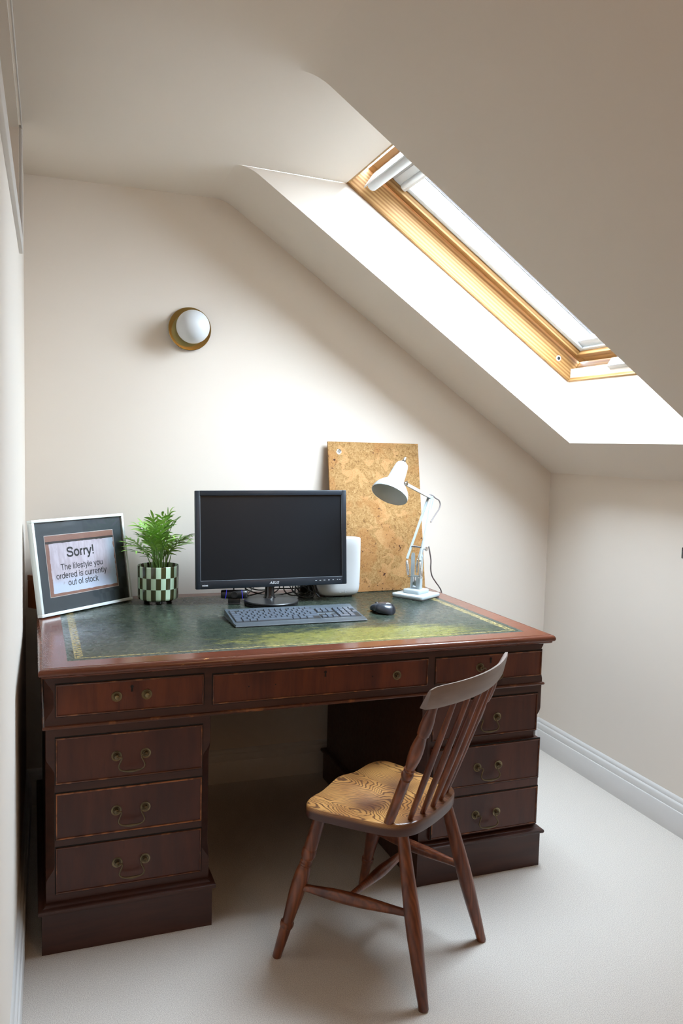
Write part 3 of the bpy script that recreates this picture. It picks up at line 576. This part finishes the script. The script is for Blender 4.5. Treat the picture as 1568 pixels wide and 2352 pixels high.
RLEG = [(0, .0145), (.15, .0165), (.4, .0198), (.5, .0205), (.6, .0200), (.8, .0165), (.95, .0132), (.995, .0128), (1, .0115)]
FT = [((-.165, .108, .40), (-.219, .203, 0)), ((.165, .108, .40), (.219, .212, 0))]
BT = [((-.118, -.108, .40), (-.173, -.214, 0)), ((.118, -.108, .40), (.173, -.210, 0))]
for A, B in FT: turned('leg', A, B, FLEG, 'chair')
for A, B in BT: turned('leg', A, B, RLEG, 'chair')
STR = [(0, .0085), (.12, .0105), (.32, .0155), (.45, .0165), (.6, .0155), (.85, .0105), (1, .0085)]
def lerp(a, b, t): return Vector(a).lerp(Vector(b), t)
S1 = (lerp(*FT[0], .50), lerp(*BT[0], .475)); S2 = (lerp(*FT[1], .50), lerp(*BT[1], .475))
turned('stretcher', S1[0], S1[1], STR, 'chair', 16); turned('stretcher', S2[0], S2[1], STR, 'chair', 16)
turned('stretcher', lerp(S1[0], S1[1], .45), lerp(S2[0], S2[1], .45), [(0, .0085), (.2, .0095), (.42, .0145), (.5, .0155), (.58, .0145), (.8, .0095), (1, .0085)], 'chair', 16)
# back: rail bent towards the sitter at its ends
RH = .0575
def rail_pt(s): return Vector((.222 * s, -.256 + .046 * s * s, .756))
POST = [(0, .0125), (.2, .0130), (.385, .0128), (.392, .0105), (.40, .0140), (.425, .0155), (.445, .0135), (.452, .0105), (.462, .0140), (.47, .0140), (.478, .0110), (.50, .0135), (.56, .0165), (.62, .0170), (.68, .0150), (.735, .0115), (.745, .0125), (.75, .0150), (.80, .0165), (.86, .0150), (.93, .0110), (1, .0095)]
for s in (-1, 1):
    turned('back_post', (s * .145, -.082, .418), tuple(rail_pt(s * .83) + Vector((0, .003, .012))), POST, 'chair')
for x in (-.099, -.0495, 0, .0495, .099):
    s = x / .105 * .56
    turned('spindle', (x, -.128 + .012 * (x / .1) ** 2, .418), tuple(rail_pt(s) + Vector((0, .002, .012))), [(0, .0062), (.15, .0078), (.4, .0086), (.7, .0078), (1, .006)], 'chair', 12)
loops = []
N = 28
for i in range(N + 1):
    s = -1 + 2 * i / N; p = rail_pt(s); tg = (rail_pt(s + .01) - rail_pt(s - .01)).normalized(); nb = Vector((tg.y, -tg.x, 0)).normalized()
    e = 1 - smoothstep(.88, 1.0, abs(s)); hh = RH * (.86 + .14 * e ** .5) if abs(s) > .88 else RH
    th0, th1 = .0085, .0062; lo = p + Vector((0, 0, (RH - hh) * .25)); lean = Vector((0, -.016, 0)); prof = []
    for a, b in ((-1, .0), (-1.02, .12), (-1, .85), (-.6, .98), (.6, 1.0), (1, .88), (1.05, .15), (.7, .02), (-.7, 0)):
        a_ = a if a > 0 else a * (2.0 - 1.3 * b)
        prof.append(lo + nb * a_ * (th0 + (th1 - th0) * b) * (.8 + .2 * e) + Vector((0, 0, hh * b)) + lean * b)
    loops.append(prof)
MB().loft(loops).build('top_rail', M['rail'], ch, angle=50, label='curved crest rail with a pale greyish bloom')

# ------------------------------------------------------------------ monitor
mon = thing('monitor', 'black widescreen monitor switched off at the centre of the desk', 'monitor', (.7575, -.290, .775), R(-2.6))
def seg_circle(r, z, n=48, cx=0, cy=0): return [(cx + r * math.cos(2 * math.pi * k / n), cy + r * math.sin(2 * math.pi * k / n), z) for k in range(n)]
MB().loft([seg_circle(.0965, 0), seg_circle(.0985, .003), seg_circle(.0985, .009), seg_circle(.096, .0105), seg_circle(.0995, .012), seg_circle(.0995, .0155), seg_circle(.0975, .0175), seg_circle(.03, .0185)]).build('stand_base', M['black'], mon, angle=40)
m = MB(); m.loft([[(x * 1.0, .032 + y, z) for x, y, z in seg_circle(r, z, 28)] for r, z in ((.024, .0155), (.0235, .018), (.0195, .023), (.0178, .03), (.0168, .07), (.0158, .11))]); m.box(-.016, .016, .040, .062, .10, .20, .004); m.build('stand_neck', M['blackgloss'], mon, angle=40)
W2, PH, T = .2815, .3525, R(4.0)
RO = R(-.75)
PMm = Matrix.Translation((.0085, .005, .0625)) @ Matrix.Rotation(RO, 4, 'Y') @ Matrix.Rotation(-T, 4, 'X')
bz, bb = .0185, .0300
m = MB(); m.box(-W2, -W2 + bz, 0, .022, 0, PH, .003, 2, 0, PMm); m.box(W2 - bz, W2, 0, .022, 0, PH, .003, 2, 0, PMm); m.box(-W2 + bz - .002, W2 - bz + .002, 0.0003, .022, 0, bb, .002, 2, 0, PMm); m.box(-W2 + bz - .002, W2 - bz + .002, .0003, .022, PH - bz, PH, .002, 2, 0, PMm)
m.build('bezel', M['bezel'], mon)
MB().box(-W2 + .004, W2 - .004, .012, .042, .01, PH - .008, .012, 3, 0, PMm).build('housing', M['black'], mon)
MB().box(-W2 + bz - .003, W2 - bz + .003, .006, .012, bb - .003, PH - bz + .003, 0, 2, 0, PMm).build('screen', M['screen'], mon)
m = MB(); k = .0012
m.box(-W2 + bz - k, W2 - bz + k, .0005, .006, bb - k, bb, 0, 2, 0, PMm); m.box(-W2 + bz - k, -W2 + bz, .0005, .006, bb, PH - bz, 0, 2, 0, PMm); m.box(W2 - bz, W2 - bz + k, .0015, .006, bb, PH - bz, 0, 2, 0, PMm)
m.build('inner_trim', plain('satin_trim', (.22, .25, .28), .25, var=.02), mon)
def on_panel(x, z): return PMm @ basis((x, -.0003, z), (1, 0, 0), (0, 0, 1), (0, -1, 0))
text('maker_lettering', 'ASUS', .0125, on_panel(.003, .0145), M['print'], mon, .0002, .0001, .25, 1.05, 1.15)
text('port_lettering', 'HDMI', .0072, on_panel(-W2 + .033, .0125), M['print'], mon, .0002, .0002, 0, 1.0, 1.15)
m = MB()
for i, x in enumerate((.162, .178, .194, .2115, .228, .245, .254)):
    w_ = (.0042, .0036, .0042, .0036, .0028, .0016, .0012)[i]; m.box(x - w_ / 2 - .0012, x - .0003, -.0006, .001, .0165, .0185, 0, 2, 0, PMm); m.box(x + .0004, x + w_ / 2 + .001, -.0006, .001, .0165, .0185, 0, 2, 0, PMm)
m.build('button_marks', M['print'], mon)

# ------------------------------------------------------------------ webcam
wc = thing('webcam', 'black webcam with two blue rings standing left of the monitor base', 'webcam', (.626, -.262, .775), R(-12))
m = MB(); m.loft([[(x, .014 * math.cos(2 * math.pi * k / 20) * w_, .036 + .0165 * h_ * math.sin(2 * math.pi * k / 20)) for k in range(20)] for x, w_, h_ in ((-.0475, .55, .72), (-.0465, .75, .88), (-.043, .92, .96), (-.030, 1, 1), (.030, 1, 1), (.043, .92, .96), (.0465, .75, .88), (.0475, .55, .72))]); m.build('body', M['black'], wc, angle=50)
m = MB(); m.lathe([(0, .0125), (.0025, .0125), (.003, .0105), (.0018, .006), (.0018, .001)], (0, -.0135, .036), (0, -1, .036), 24); m.build('lens', M['black'], wc)
for sx in (-1, 1): MB().tube([(sx * (.029 - .002 * math.sin(a)), -.0142 * math.cos(a), .036 + .0168 * math.sin(a)) for a in [R(-82 + 164 * k / 14) for k in range(15)]], .0008, 6).build('light_ring', M['blue'], wc)
m = MB(); m.box(-.022, .022, -.010, .016, .004, .022, .003); m.box(-.022, .022, -.014, .022, 0, .006, .002); m.build('mount', M['black'], wc)

# ------------------------------------------------------------------ keyboard
kb = thing('keyboard', 'full size dark grey keyboard in front of the monitor', 'keyboard', (.5475, -.6474, .775), R(.9))
KW, KD = .452, .172
def kz(y): return .0095 + (y - .03) / (KD - .03) * .0165 if y > .03 else .004 + y / .03 * .0055
m = MB(); side = [(0, .0015), (0, .0035), (.03, kz(.03)), (KD, kz(KD)), (KD + .003, kz(KD) - .005), (KD, .010), (.03, .002)]
m.loft([[(x, y, z) for y, z in side] for x in (0.002, KW - .002)]); m.box(0, .0025, .004, KD, .003, .010, 0); m.build('shell', M['keybody'], kb)
m = MB(); m.loft([[(x, y, z + .0006) for y, z in ((.0, .003), (.001, .0043), (.033, kz(.033)), (.034, kz(.033) - .002))] for x in (.001, KW - .001)]); m.build('palm_rest', M['palm'], kb)
m = MB(); m.box(.02, .06, .148, .166, 0, .016).box(KW - .06, KW - .02, .148, .166, 0, .016).box(.01, KW - .01, .004, .02, 0, .003); m.build('foot', M['dark_rubber'], kb)
m = MB()
for a0, a1, y0, y1 in ((0, 15, .0345, .1275), (15.2, 18.3, .0345, .0720), (15.2, 18.3, .0900, .1275), (18.45, 22.5, .0345, .1275), (0, 15, .1325, .1455)):
    ux_ = (KW - .018) / 22.5; x0_, x1_ = .009 + a0 * ux_, .009 + a1 * ux_
    m.add([(x0_, y0, kz(y0) + .0009), (x1_, y0, kz(y0) + .0009), (x1_, y1, kz(y1) + .0009), (x0_, y1, kz(y1) + .0009), (x0_, y0, kz(y0) - .001), (x1_, y0, kz(y0) - .001), (x1_, y1, kz(y1) - .001), (x0_, y1, kz(y1) - .001)], [(0, 1, 2, 3), (4, 5, 1, 0), (5, 6, 2, 1), (6, 7, 3, 2), (7, 4, 0, 3)])
m.build('key_bed', M['gap'], kb, smooth=False)  # black plate stands in for the shade between the keys
U = .0187
rows = [  # (y centre, [(x start in key units, width)])
    (.044, [(0, 1.25), (1.25, 1.25), (2.5, 1.25), (3.75, 6.25), (10, 1.25), (11.25, 1.25), (12.5, 1.25), (15.25, 1), (16.25, 1), (17.25, 1), (18.5, 2), (20.5, 1)]),
    (.0625, [(0, 1.25)] + [(1.25 + k, 1) for k in range(11)] + [(12.25, 2.75), (16.25, 1), (18.5, 1), (19.5, 1), (20.5, 1)]),
    (.081, [(0, 1.75)] + [(1.75 + k, 1) for k in range(12)] + [(13.75, 1.25), (18.5, 1), (19.5, 1), (20.5, 1), (21.5, 1)]),
    (.0995, [(0, 1.5)] + [(1.5 + k, 1) for k in range(12)] + [(13.5, 1.5), (15.25, 1), (16.25, 1), (17.25, 1), (18.5, 1), (19.5, 1), (20.5, 1)]),
    (.118, [(k, 1) for k in range(13)] + [(13, 2), (15.25, 1), (16.25, 1), (17.25, 1), (18.5, 1), (19.5, 1), (20.5, 1), (21.5, 1)]),
    (.139, [(0, 1)] + [(1.6 + k, 1) for k in range(4)] + [(6.1 + k, 1) for k in range(4)] + [(10.6 + k, 1) for k in range(4)])]
ux = (KW - .018) / 22.5
for yc, ks in rows:
    hgt = .0165 if yc < .13 else .0125
    for x, w_ in ks:
        z = kz(yc); x0 = .009 + x * ux + .0011; x1 = .009 + (x + w_) * ux - .0011; y0, y1 = yc - hgt / 2, yc + hgt / 2
        a = math.atan2(.0165, KD - .03); dz = lambda y: kz(y)
        lo = [(x0, y0, dz(y0) - .001), (x1, y0, dz(y0) - .001), (x1, y1, dz(y1) - .001), (x0, y1, dz(y1) - .001)]
        ins = .0016; mid = [(x0 + .0003, y0 + .0003, dz(y0) + .002), (x1 - .0003, y0 + .0003, dz(y0) + .002), (x1 - .0003, y1 - .0003, dz(y1) + .002), (x0 + .0003, y1 - .0003, dz(y1) + .002)]
        tp = [(x0 + ins, y0 + ins, dz(y0) + .0046), (x1 - ins, y0 + ins, dz(y0) + .0046), (x1 - ins, y1 - ins, dz(y1) + .0050), (x0 + ins, y1 - ins, dz(y1) + .0050)]
        MB().loft([lo, mid, tp]).build('key', M['key'], kb, angle=20)

# ------------------------------------------------------------------ mouse
mo = thing('computer_mouse', 'dark grey wireless mouse right of the keyboard', 'mouse', (1.102, -.520, .775), R(14))
loops = []
for i in range(25):
    t = i / 24; y = -.054 + .108 * t; e = (1 - abs(2 * t - 1) ** 3.2) ** .5 if 0 < t < 1 else .02
    w_ = (.0345 - .0045 * math.exp(-((t - .58) / .16) ** 2)) * max(e, .05); h_ = .006 + (.032 - .012 * smoothstep(.35, 1, t)) * max(e, .05)
    lp = []
    for k in range(30):
        a = 2 * math.pi * k / 24; c, s_ = math.cos(a), math.sin(a)
        x = w_ * math.copysign(abs(c) ** .75, c) - (.005 * math.exp(-((t - .4) / .2) ** 2) if c < 0 else 0)
        z = .0155 * e + .001 + (h_ - .0155 * e) * s_ if s_ > 0 else .0155 * e + .001 + .0155 * e * math.copysign(abs(s_) ** .5, s_)
        lp.append((x, y, z))
    loops.append(lp)
MB().loft(loops).build('body', M['mouse'], mo, angle=60)
m = MB(); m.lathe([(0, .0105), (.0012, .0118), (.0020, .0108), (.0021, .001)], (.002, -.0335, .0318), (.002, -.0335 - .50, .0318 + .866), 28); m.build('silver_inlay', M['silver'], mo)
MB().lathe([(0, .008), (.001, .0095), (.005, .0095), (.006, .008)], (-.003, .036, .0215), (1, .036, .0215), 18).build('scroll_wheel', M['dark_rubber'], mo)

# ------------------------------------------------------------------ framed print
pf = thing('picture_frame', 'silver framed print reading Sorry leaning on the left of the desk', 'picture frame', (-.0256, -.3831, .7792), math.atan2(.26, .305))
TI = R(9.5); FW, FH = .405, .3165
FT_ = Matrix.Rotation(-TI, 4, 'X'); fb = .0095; fd = .024
m = MB(); m.box(0, FW, 0, fd, 0, fb, .001, 2, 0, FT_); m.box(0, FW, 0, fd, FH - fb, FH, .001, 2, 0, FT_); m.box(0, fb, 0, fd, fb, FH - fb, .001, 2, 0, FT_); m.box(FW - fb, FW, 0, fd, fb, FH - fb, .001, 2, 0, FT_); m.build('frame_moulding', M['frame_alu'], pf)
MB().box(fb - .002, FW - fb + .002, .0085, .020, fb - .002, FH - fb + .002, 0, 2, 0, FT_).build('mount_card', M['mount'], pf)
m = MB(); m.box(.0478, .3525, .0080, .009, .0575, .2625, 0, 2, 0, FT_); m.build('mount_bevel', M['gloss'], pf)
px0, px1, pz0, pz1 = .0495, .3508, .0592, .2608
m = MB(); inv = FT_.inverted(); m.box(px0, px1, .0074, .0082, pz0, pz1, 0, 2, 0, FT_); m.uv = lambda c: (((inv @ c).x - px0) / (px1 - px0), ((inv @ c).z - pz0) / (pz1 - pz0)); m.build('print', M['poster'], pf, label='printed photo of a flaking notice on a brick wall')
def on_print(x, z): return FT_ @ basis((x, .0073, z), (1, 0, 0), (0, 0, 1), (0, -1, 0))
lettering('Sorry!', .118, .0450, .135, on_print(.1355, .1845), M['ink'], pf)
lettering('The lifestyle you', .183, .0290, .098, on_print(.1035, .1425), M['ink'], pf)
lettering('ordered is currently', .220, .0290, .098, on_print(.0805, .1145), M['ink'], pf)
lettering('out of stock', .132, .0290, .098, on_print(.1275, .0885), M['ink'], pf)
MB().box(fb - .001, FW - fb + .001, .0030, .0042, fb - .001, FH - fb + .001, 0, 2, 0, FT_).build('glazing', M['pglass'], pf)

# ------------------------------------------------------------------ box behind the frame
bx = thing('tan_box', 'brown leathery box wedged behind the framed print at the left wall', 'box', (-.0425, -.218, .7752), math.atan2(.65, .76))
m = MB(); m.box(0, .17, 0, .050, 0, .095, .002); m.build('box_body', M['tan'], bx); MB().box(-.0008, .1708, -.0008, .0508, .095, .114, .002).build('lid', M['tan'], bx)

# ------------------------------------------------------------------ potted palm
random.seed(11)
pp = thing('potted_palm', 'parlour palm in a green and black checked pot left of the monitor', 'potted plant', (.367, -.165, .775), R(7))
m = MB(); m.lathe([(.012, .055), (.0125, .066), (.016, .0705), (.022, .0722), (.13, .0738), (.1345, .0736), (.136, .0725), (.1355, .0700), (.128, .0685), (.112, .0680)], (0, 0, 0), (0, 0, 1), 64); m.build('pot', M['pot'], pp, angle=50)
for k in range(3):
    a = R(-100 + 120 * k); MB().lathe([(0, .0085), (.002, .011), (.009, .0125), (.014, .0125)], (.046 * math.cos(a), .046 * math.sin(a), 0), (.046 * math.cos(a), .046 * math.sin(a), 1), 16).build('pot_foot', M['pot_black'], pp)
MB().loft([seg_circle(.0683, .110, 40), seg_circle(.0683, .118, 40), seg_circle(.03, .122, 40)]).build('soil', M['soil'], pp)
def leaflet(m, base, d, up, L, w):
    d = d.normalized(); side = d.cross(up).normalized(); nrm = side.cross(d).normalized(); vs = []; n = 7; droop = random.uniform(.18, .45)
    for i in range(n + 1):
        t = i / n; ww = w * max(.04, math.sin(math.pi * (.12 + .88 * t) ** .9)) ** .75
        p = base + d * L * t - Vector((0, 0, 1)) * (L * droop * t * t)
        vs += [p - side * ww + nrm * ww * .35, p, p + side * ww + nrm * ww * .35]
    fs = []
    for i in range(n):
        a = i * 3; fs += [(a, a + 1, a + 4, a + 3), (a + 1, a + 2, a + 5, a + 4)]
    m.add(vs, fs, 0)
def frond(az, reach, rise, n, r0):
    m = MB(); h = Vector((math.cos(az), math.sin(az), 0)); base = Vector((r0 * math.cos(az + .7), r0 * math.sin(az + .7), .117)); pts = []; tw = random.uniform(-.25, .25)
    for i in range(17):
        t = i / 16; pts.append(base + h * (reach * t ** 1.9) + Vector((-h.y, h.x, 0)) * (reach * tw * t * t) + Vector((0, 0, rise * (1.28 * t - .28 * t ** 3.0))))
    m.tube(pts, [.0020 - .0014 * i / 16 for i in range(17)], 6, 1); Lf = .5 * (reach + rise)
    for j in range(n):
        t = .46 + .54 * j / (n - 1); i = min(15, int(t * 16)); q = pts[i].lerp(pts[min(16, i + 1)], t * 16 - i); tg = (pts[min(16, i + 1)] - pts[max(0, i - 1)]).normalized()
        sd = tg.cross(Vector((0, 0, 1))); sd = sd.normalized() if sd.length > .05 else Vector((-h.y, h.x, 0)); up = sd.cross(tg).normalized()
        ll = random.uniform(.050, .072) * (1 - .25 * abs(2 * j / (n - 1) - .8))
        for s_ in ((-1, 1) if j < n - 1 else (0,)):
            d_ = tg * (.75 + .35 * j / n) + sd * s_ * random.uniform(.7, 1.0) + up * random.uniform(-.1, .3); leaflet(m, q, d_, up, ll, .0042 * random.uniform(.85, 1.2))
    m.build('frond', [M['leaf'], M['stem']], pp, angle=80)
for k in range(30):
    az = 2 * math.pi * k * .381966 + random.uniform(-.25, .25); q = (k % 5) / 4
    frond(az, .030 + .094 * q + random.uniform(-.014, .014), .196 - .095 * q + random.uniform(-.022, .016), random.randint(5, 7), random.uniform(.004, .034))
for k in range(8):
    az = random.uniform(0, 6.28); r_ = random.uniform(.005, .035); b = Vector((r_ * math.cos(az), r_ * math.sin(az), .117))
    MB().tube([b, b + Vector((math.cos(az) * .012, math.sin(az) * .012, random.uniform(.05, .085)))], [.0022, .0014], 6).build('stem', M['stem'], pp)

# ------------------------------------------------------------------ router
ro = thing('wifi_router', 'tall white router standing behind the monitor in front of the cork board', 'router', (1.0515, -.187, .775), R(-3))
def sup(rx, ry, z, n=56, e=2.6): return [(rx * math.copysign(abs(math.cos(t)) ** (2 / e), math.cos(t)), ry * math.copysign(abs(math.sin(t)) ** (2 / e), math.sin(t)), z) for t in [2 * math.pi * k / n for k in range(n)]]
m = MB(); m.loft([sup(.058, .020, .004), sup(.068, .026, .0055), sup(.0775, .033, .012), sup(.0825, .0375, .024), sup(.085, .0395, .04), sup(.0862, .0405, .12), sup(.0855, .0395, .20), sup(.0845, .0385, .2255), sup(.083, .037, .2285), sup(.079, .034, .2295), sup(.04, .015, .2290)]); m.build('shell', M['router'], ro, angle=50)
m = MB(); m.box(-.055, -.03, -.014, .014, 0, .006, .001).box(.03, .055, -.014, .014, 0, .006, .001); m.build('foot', M['dark_rubber'], ro)
text('maker_lettering', 'orbi', .017, basis((.012, -.0393, .0235), (1, 0, 0), (0, .10, 1), (0, -1, .10)), M['print_grey'], ro, .0006, -.0004, 0, 1.1, 1.25)

# ------------------------------------------------------------------ cork board
cb_ = thing('cork_board', 'rectangular cork board leaning on the wall behind the lamp', 'board', (1.054, -.137, .7765), math.atan2(.021, .41))
BW, BHt = .408, .607; lean = math.asin(.108 / BHt); CT = Matrix.Rotation(-lean, 4, 'X')
m = MB(); m.box(0, BW, 0, .009, 0, BHt, .0012, 2, 0, CT); m.build('board', M['cork'], cb_)
m = MB(); gx, gz = .0465, BHt - .0405
m.lathe([(-.0015, .0075), (-.0018, .0105), (0, .0112), (0, .0075)], (gx, 0, gz), (gx, 1, gz), 24, 0, CT, cap=False); m.lathe([(.0002, .0001), (.0, .0085)], (gx, -.0006, gz), (gx, 1, gz), 20, 1, CT, cap=False)
m.build('eyelet', [M['chrome'], plain('eyelet_hole', (.22, .20, .17), .7)], cb_)

# ------------------------------------------------------------------ desk lamp
dl = thing('desk_lamp', 'white sprung balanced arm lamp with bell shade at the back right of the desk', 'lamp', (1.348, -.268, .775), math.atan2(-.55, -.84))
m = MB(); m.rbox(-.0705, .0705, -.0705, .0705, .0025, .0165, .011, 5, .0035); m.rbox(-.0385, .0385, -.0385, .0385, .016, .0325, .009, 5, .0035); m.build('base', M['lampwhite'], dl)
MB().rbox(-.068, .068, -.068, .068, 0, .003, .010, 4).build('base_pad', M['dark_rubber'], dl)
m = MB()
for s in (-1, 1):
    m.prism([(-.010, .0325), (.010, .0325), (.0095, .16), (.006, .172), (-.006, .172), (-.0095, .16)], 'y', s * .0215, s * .0155)
m.box(-.008, .008, -.016, .016, .0325, .085, .001); m.build('bracket', M['lampgrey'], dl)
m = MB(); m.box(.0079, .0095, -.0105, .004, .039, .080, .0007); m.build('nut_plate', M['chrome'], dl)
EL = Vector((-.083, 0, .388))
for s in (-1, 1):
    m = MB(); m.bar((.026, s * .030, .150), EL + Vector((0, s * .0085, 0)), .0032, .0125, (1, 0, .4)); m.bar((.026, s * .0275, .150), EL + Vector((0, s * .006, 0)), .0045, .0032, (1, 0, .4)); m.lathe([(0, .0042), (.0015, .0042)], (.014, s * .0317, .165), (.014, s * 5, .165), 12); m.build('lower_arm', M['lampwhite'], dl)
MB().tube([(.005, 0, .125), EL + Vector((-.022, .004, -.006))], .0018, 8).build('link_rod', M['lampgrey'], dl)
m = MB(); m.lathe([(0, .0042), (.054, .0042)], (.004, -.027, .198), (.004, 1, .198), 12); m.build('cross_pin', M['chrome'], dl)
m = MB(); m.lathe([(0, .0035), (.008, .0035), (.009, .0085), (.0135, .0085), (.0145, .006)], (.002, .030, .193), (.002, 1, .193), 16); m.build('thumb_screw', M['chrome'], dl)
def spring(A, B, r):
    A, B = Vector(A), Vector(B); L_ = (B - A).length; m = MB(); n = 40; prof = [(0, .0012), (.006, .0012)]
    for i in range(n + 1):
        t = i / n; prof.append((.007 + (L_ - .014) * t, r * (.75 + .25 * math.sin(math.pi * t) ** .4) * (1 if i % 2 else .86)))
    prof += [(L_ - .006, .0012), (L_, .0012)]; m.lathe(prof, A, B, 12); m.build('spring', M['chrome'], dl)
spring((.029, -.030, .150), (.012, -.030, .078), .0068); spring((.029, .030, .150), (.012, .030, .078), .0068); spring((-.004, 0, .155), (.0, 0, .088), .0042)
m = MB(); m.tube([(.012, -.030, .079), (.012, -.015, .079)], .0016, 6).tube([(.012, .030, .079), (.012, .015, .079)], .0016, 6); m.build('spring_hook', M['chrome'], dl)
JT = Vector((.104, 0, .446))
m = MB(); m.bar(EL + Vector((-.008, 0, -.002)), JT, .0105, .0110, (0, 0, 1)); m.build('upper_arm', M['lampwhite'], dl)
m = MB(); m.lathe([(0, .0065), (.022, .0065)], EL + Vector((0, -.011, 0)), EL + Vector((0, 1, 0)), 14); m.build('elbow_joint', M['lampgrey'], dl)
MO = Vector((.209, 0, .408)); AX = (Vector((.110, 0, .543)) - MO).normalized(); KO = MO + AX
SP = [(0, .0700), (.003, .0702), (.010, .0692), (.020, .0660), (.031, .0598), (.042, .0510), (.051, .0420), (.058, .0352), (.064, .0325), (.085, .0302), (.110, .0275), (.128, .0250), (.136, .0225), (.141, .0180), (.1425, .0130)]
m = MB(); m.lathe(SP, MO, KO, 48, 0, None, cap=False); m.lathe([(t + .0012 if i else t, max(.002, r - .0014)) for i, (t, r) in enumerate(SP)], MO, KO, 48, 1, None, cap=False); m.lathe([(0, .0700), (0, .0686)], MO, KO, 48, 0, None, cap=False)
m.build('shade', [M['lampwhite'], M['shade_in']], dl, angle=50)
MB().lathe([(.1415, .0135), (.144, .0128), (.149, .0095), (.155, .0068), (.162, .0058), (.167, .0055), (.170, .0042), (.171, .001)], MO, KO, 20).build('shade_cap', M['chrome'], dl)
MB().lathe([(.045, .012), (.06, .022), (.075, .020), (.10, .013), (.13, .013)], MO, KO, 20).build('bulb', M['opal'], dl)
SB = MO + AX * .066 + Vector((-.806, 0, -.59)) * .0315
m = MB(); m.bar(JT + Vector((.002, 0, 0)), SB + Vector((0, 0, -.002)), .013, .012); m.lathe([(0, .0068), (.018, .0068)], JT + Vector((0, -.009, 0)), JT + Vector((0, 1, 0)), 14)
m.tube(spline([SB + AX * .016, SB + AX * .010 + Vector((-.014, .004, 0)), JT + Vector((-.008, .004, .008))], 5), .0022, 8); m.lathe([(0, .004), (.006, .004)], SB + AX * .018 + Vector((.004, 0, .003)), SB + AX * .018 + Vector((-1, 0, -.74)), 10); m.build('shade_joint', M['chrome'], dl)
cp = spline([EL + Vector((.012, .002, .010)), EL + Vector((-.010, .002, .008)), (-.118, .004, .384), (-.142, .006, .374), (-.150, .008, .358), (-.138, .010, .340), (-.098, .016, .318), (-.064, .018, .292)], 6)
cp2 = spline([(-.028, .034, .200), (-.040, .034, .17), (-.052, .032, .142), (-.062, .026, .112), (-.084, .016, .088), (-.112, .006, .067), (-.145, -.002, .047), (-.176, -.010, .030), (-.20, -.014, .015), (-.226, -.016, -.010), (-.236, -.016, -.06), (-.236, -.016, -.20)], 6)
m = MB(); m.tube(cp, .0026, 8); m.tube(cp2, .0027, 8); m.build('cord', M['cord'], dl)

# ------------------------------------------------------------------ cables behind the monitor
random.seed(5)
cables = [([(.655, -.13, .84), (.653, -.135, .80), (.66, -.17, .783), (.72, -.16, .787), (.80, -.12, .80), (.86, -.10, .84)], .0028),
          ([(.664, -.255, .800), (.69, -.22, .806), (.73, -.17, .825), (.79, -.13, .83), (.84, -.12, .85)], .0024),
          ([(.71, -.10, .835), (.70, -.14, .805), (.78, -.17, .785), (.87, -.16, .79), (.90, -.12, .80), (.88, -.10, .86)], .0026),
          ([(.86, -.15, .86), (.84, -.16, .81), (.86, -.18, .785), (.92, -.17, .782), (.95, -.13, .80), (.92, -.12, .85)], .0024),
          ([(.90, -.14, .85), (.89, -.16, .81), (.92, -.18, .784), (.96, -.16, .79), (.955, -.13, .82), (.91, -.13, .815), (.90, -.16, .79)], .0022),
          ([(.93, -.12, .86), (.96, -.15, .84), (.965, -.19, .80), (.968, -.21, .7785), (.955, -.19, .80), (.94, -.15, .84)], .0026)]
cables += [([(.70, -.15, .84), (.69, -.17, .80), (.72, -.20, .779), (.79, -.16, .783), (.83, -.14, .81), (.80, -.12, .83)], .0024),
           ([(.85, -.13, .85), (.87, -.19, .80), (.90, -.21, .779), (.94, -.19, .783), (.935, -.16, .82), (.89, -.16, .835), (.87, -.18, .80), (.90, -.2, .786)], .0021),
           ([(.88, -.11, .855), (.915, -.19, .815), (.95, -.20, .79), (.92, -.22, .779), (.88, -.2, .79), (.885, -.16, .825)], .0021),
           ([(.67, -.12, .835), (.74, -.13, .80), (.82, -.15, .805), (.9, -.13, .80), (.97, -.12, .81)], .0026)]
for i, (pts, r_) in enumerate(cables):
    tag(MB().tube(spline(pts, 8), r_, 8).build('cable', M['black']), 'black cable tangled behind the monitor stand', 'cable', 'black cables behind the monitor stand')
tag(MB().tube(spline([(.93, -.13, .86), (.955, -.16, .83), (.965, -.175, .80), (.985, -.15, .792), (1.02, -.125, .79)], 8), .003, 8).build('cable', plain('grey_cable', (.30, .29, .28), .5)), 'thicker grey cable curving towards the white router', 'cable')
tag(MB().box(.925, .985, -.10, -.065, .775, .845, .004).build('power_adapter', M['black']), 'black power adapter standing behind the monitor by the cables', 'power adapter')

# ------------------------------------------------------------------ wall light
wl = thing('wall_light', 'round brass wall light with opal globe on the back wall', 'wall light', (.4955, 0, 1.7805))
MB().lathe([(0, .062), (.010, .064), (.012, .078), (.0135, .0800), (.0155, .0800), (.0165, .0790), (.0166, .03), (.0166, .001)], (0, 0, 0), (0, -1, 0), 72).build('backplate', M['brass_mirror'], wl)
prof = [(-.0612 * math.cos(R(4 + 172 * k / 24)), .0612 * math.sin(R(4 + 172 * k / 24))) for k in range(25)]
MB().lathe([(t, r) for t, r in prof], (.001, -.0785, .0), (.001, -1, .0), 48).build('globe', M['opal'], wl, angle=60)
MB().lathe([(0, .02), (.006, .02)], (0, -.0155, 0), (0, -1, 0), 24).build('globe_holder', M['brass_mirror'], wl)

# ------------------------------------------------------------------ black item on the right wall, cut by the frame
tag(MB().box(XR - .012, XR - .0005, -.925, -.842, .990, 1.030, .003).build('wall_fitting', M['blackgloss']), 'small black fitting on the right wall cut off by the photo edge', 'wall fitting')
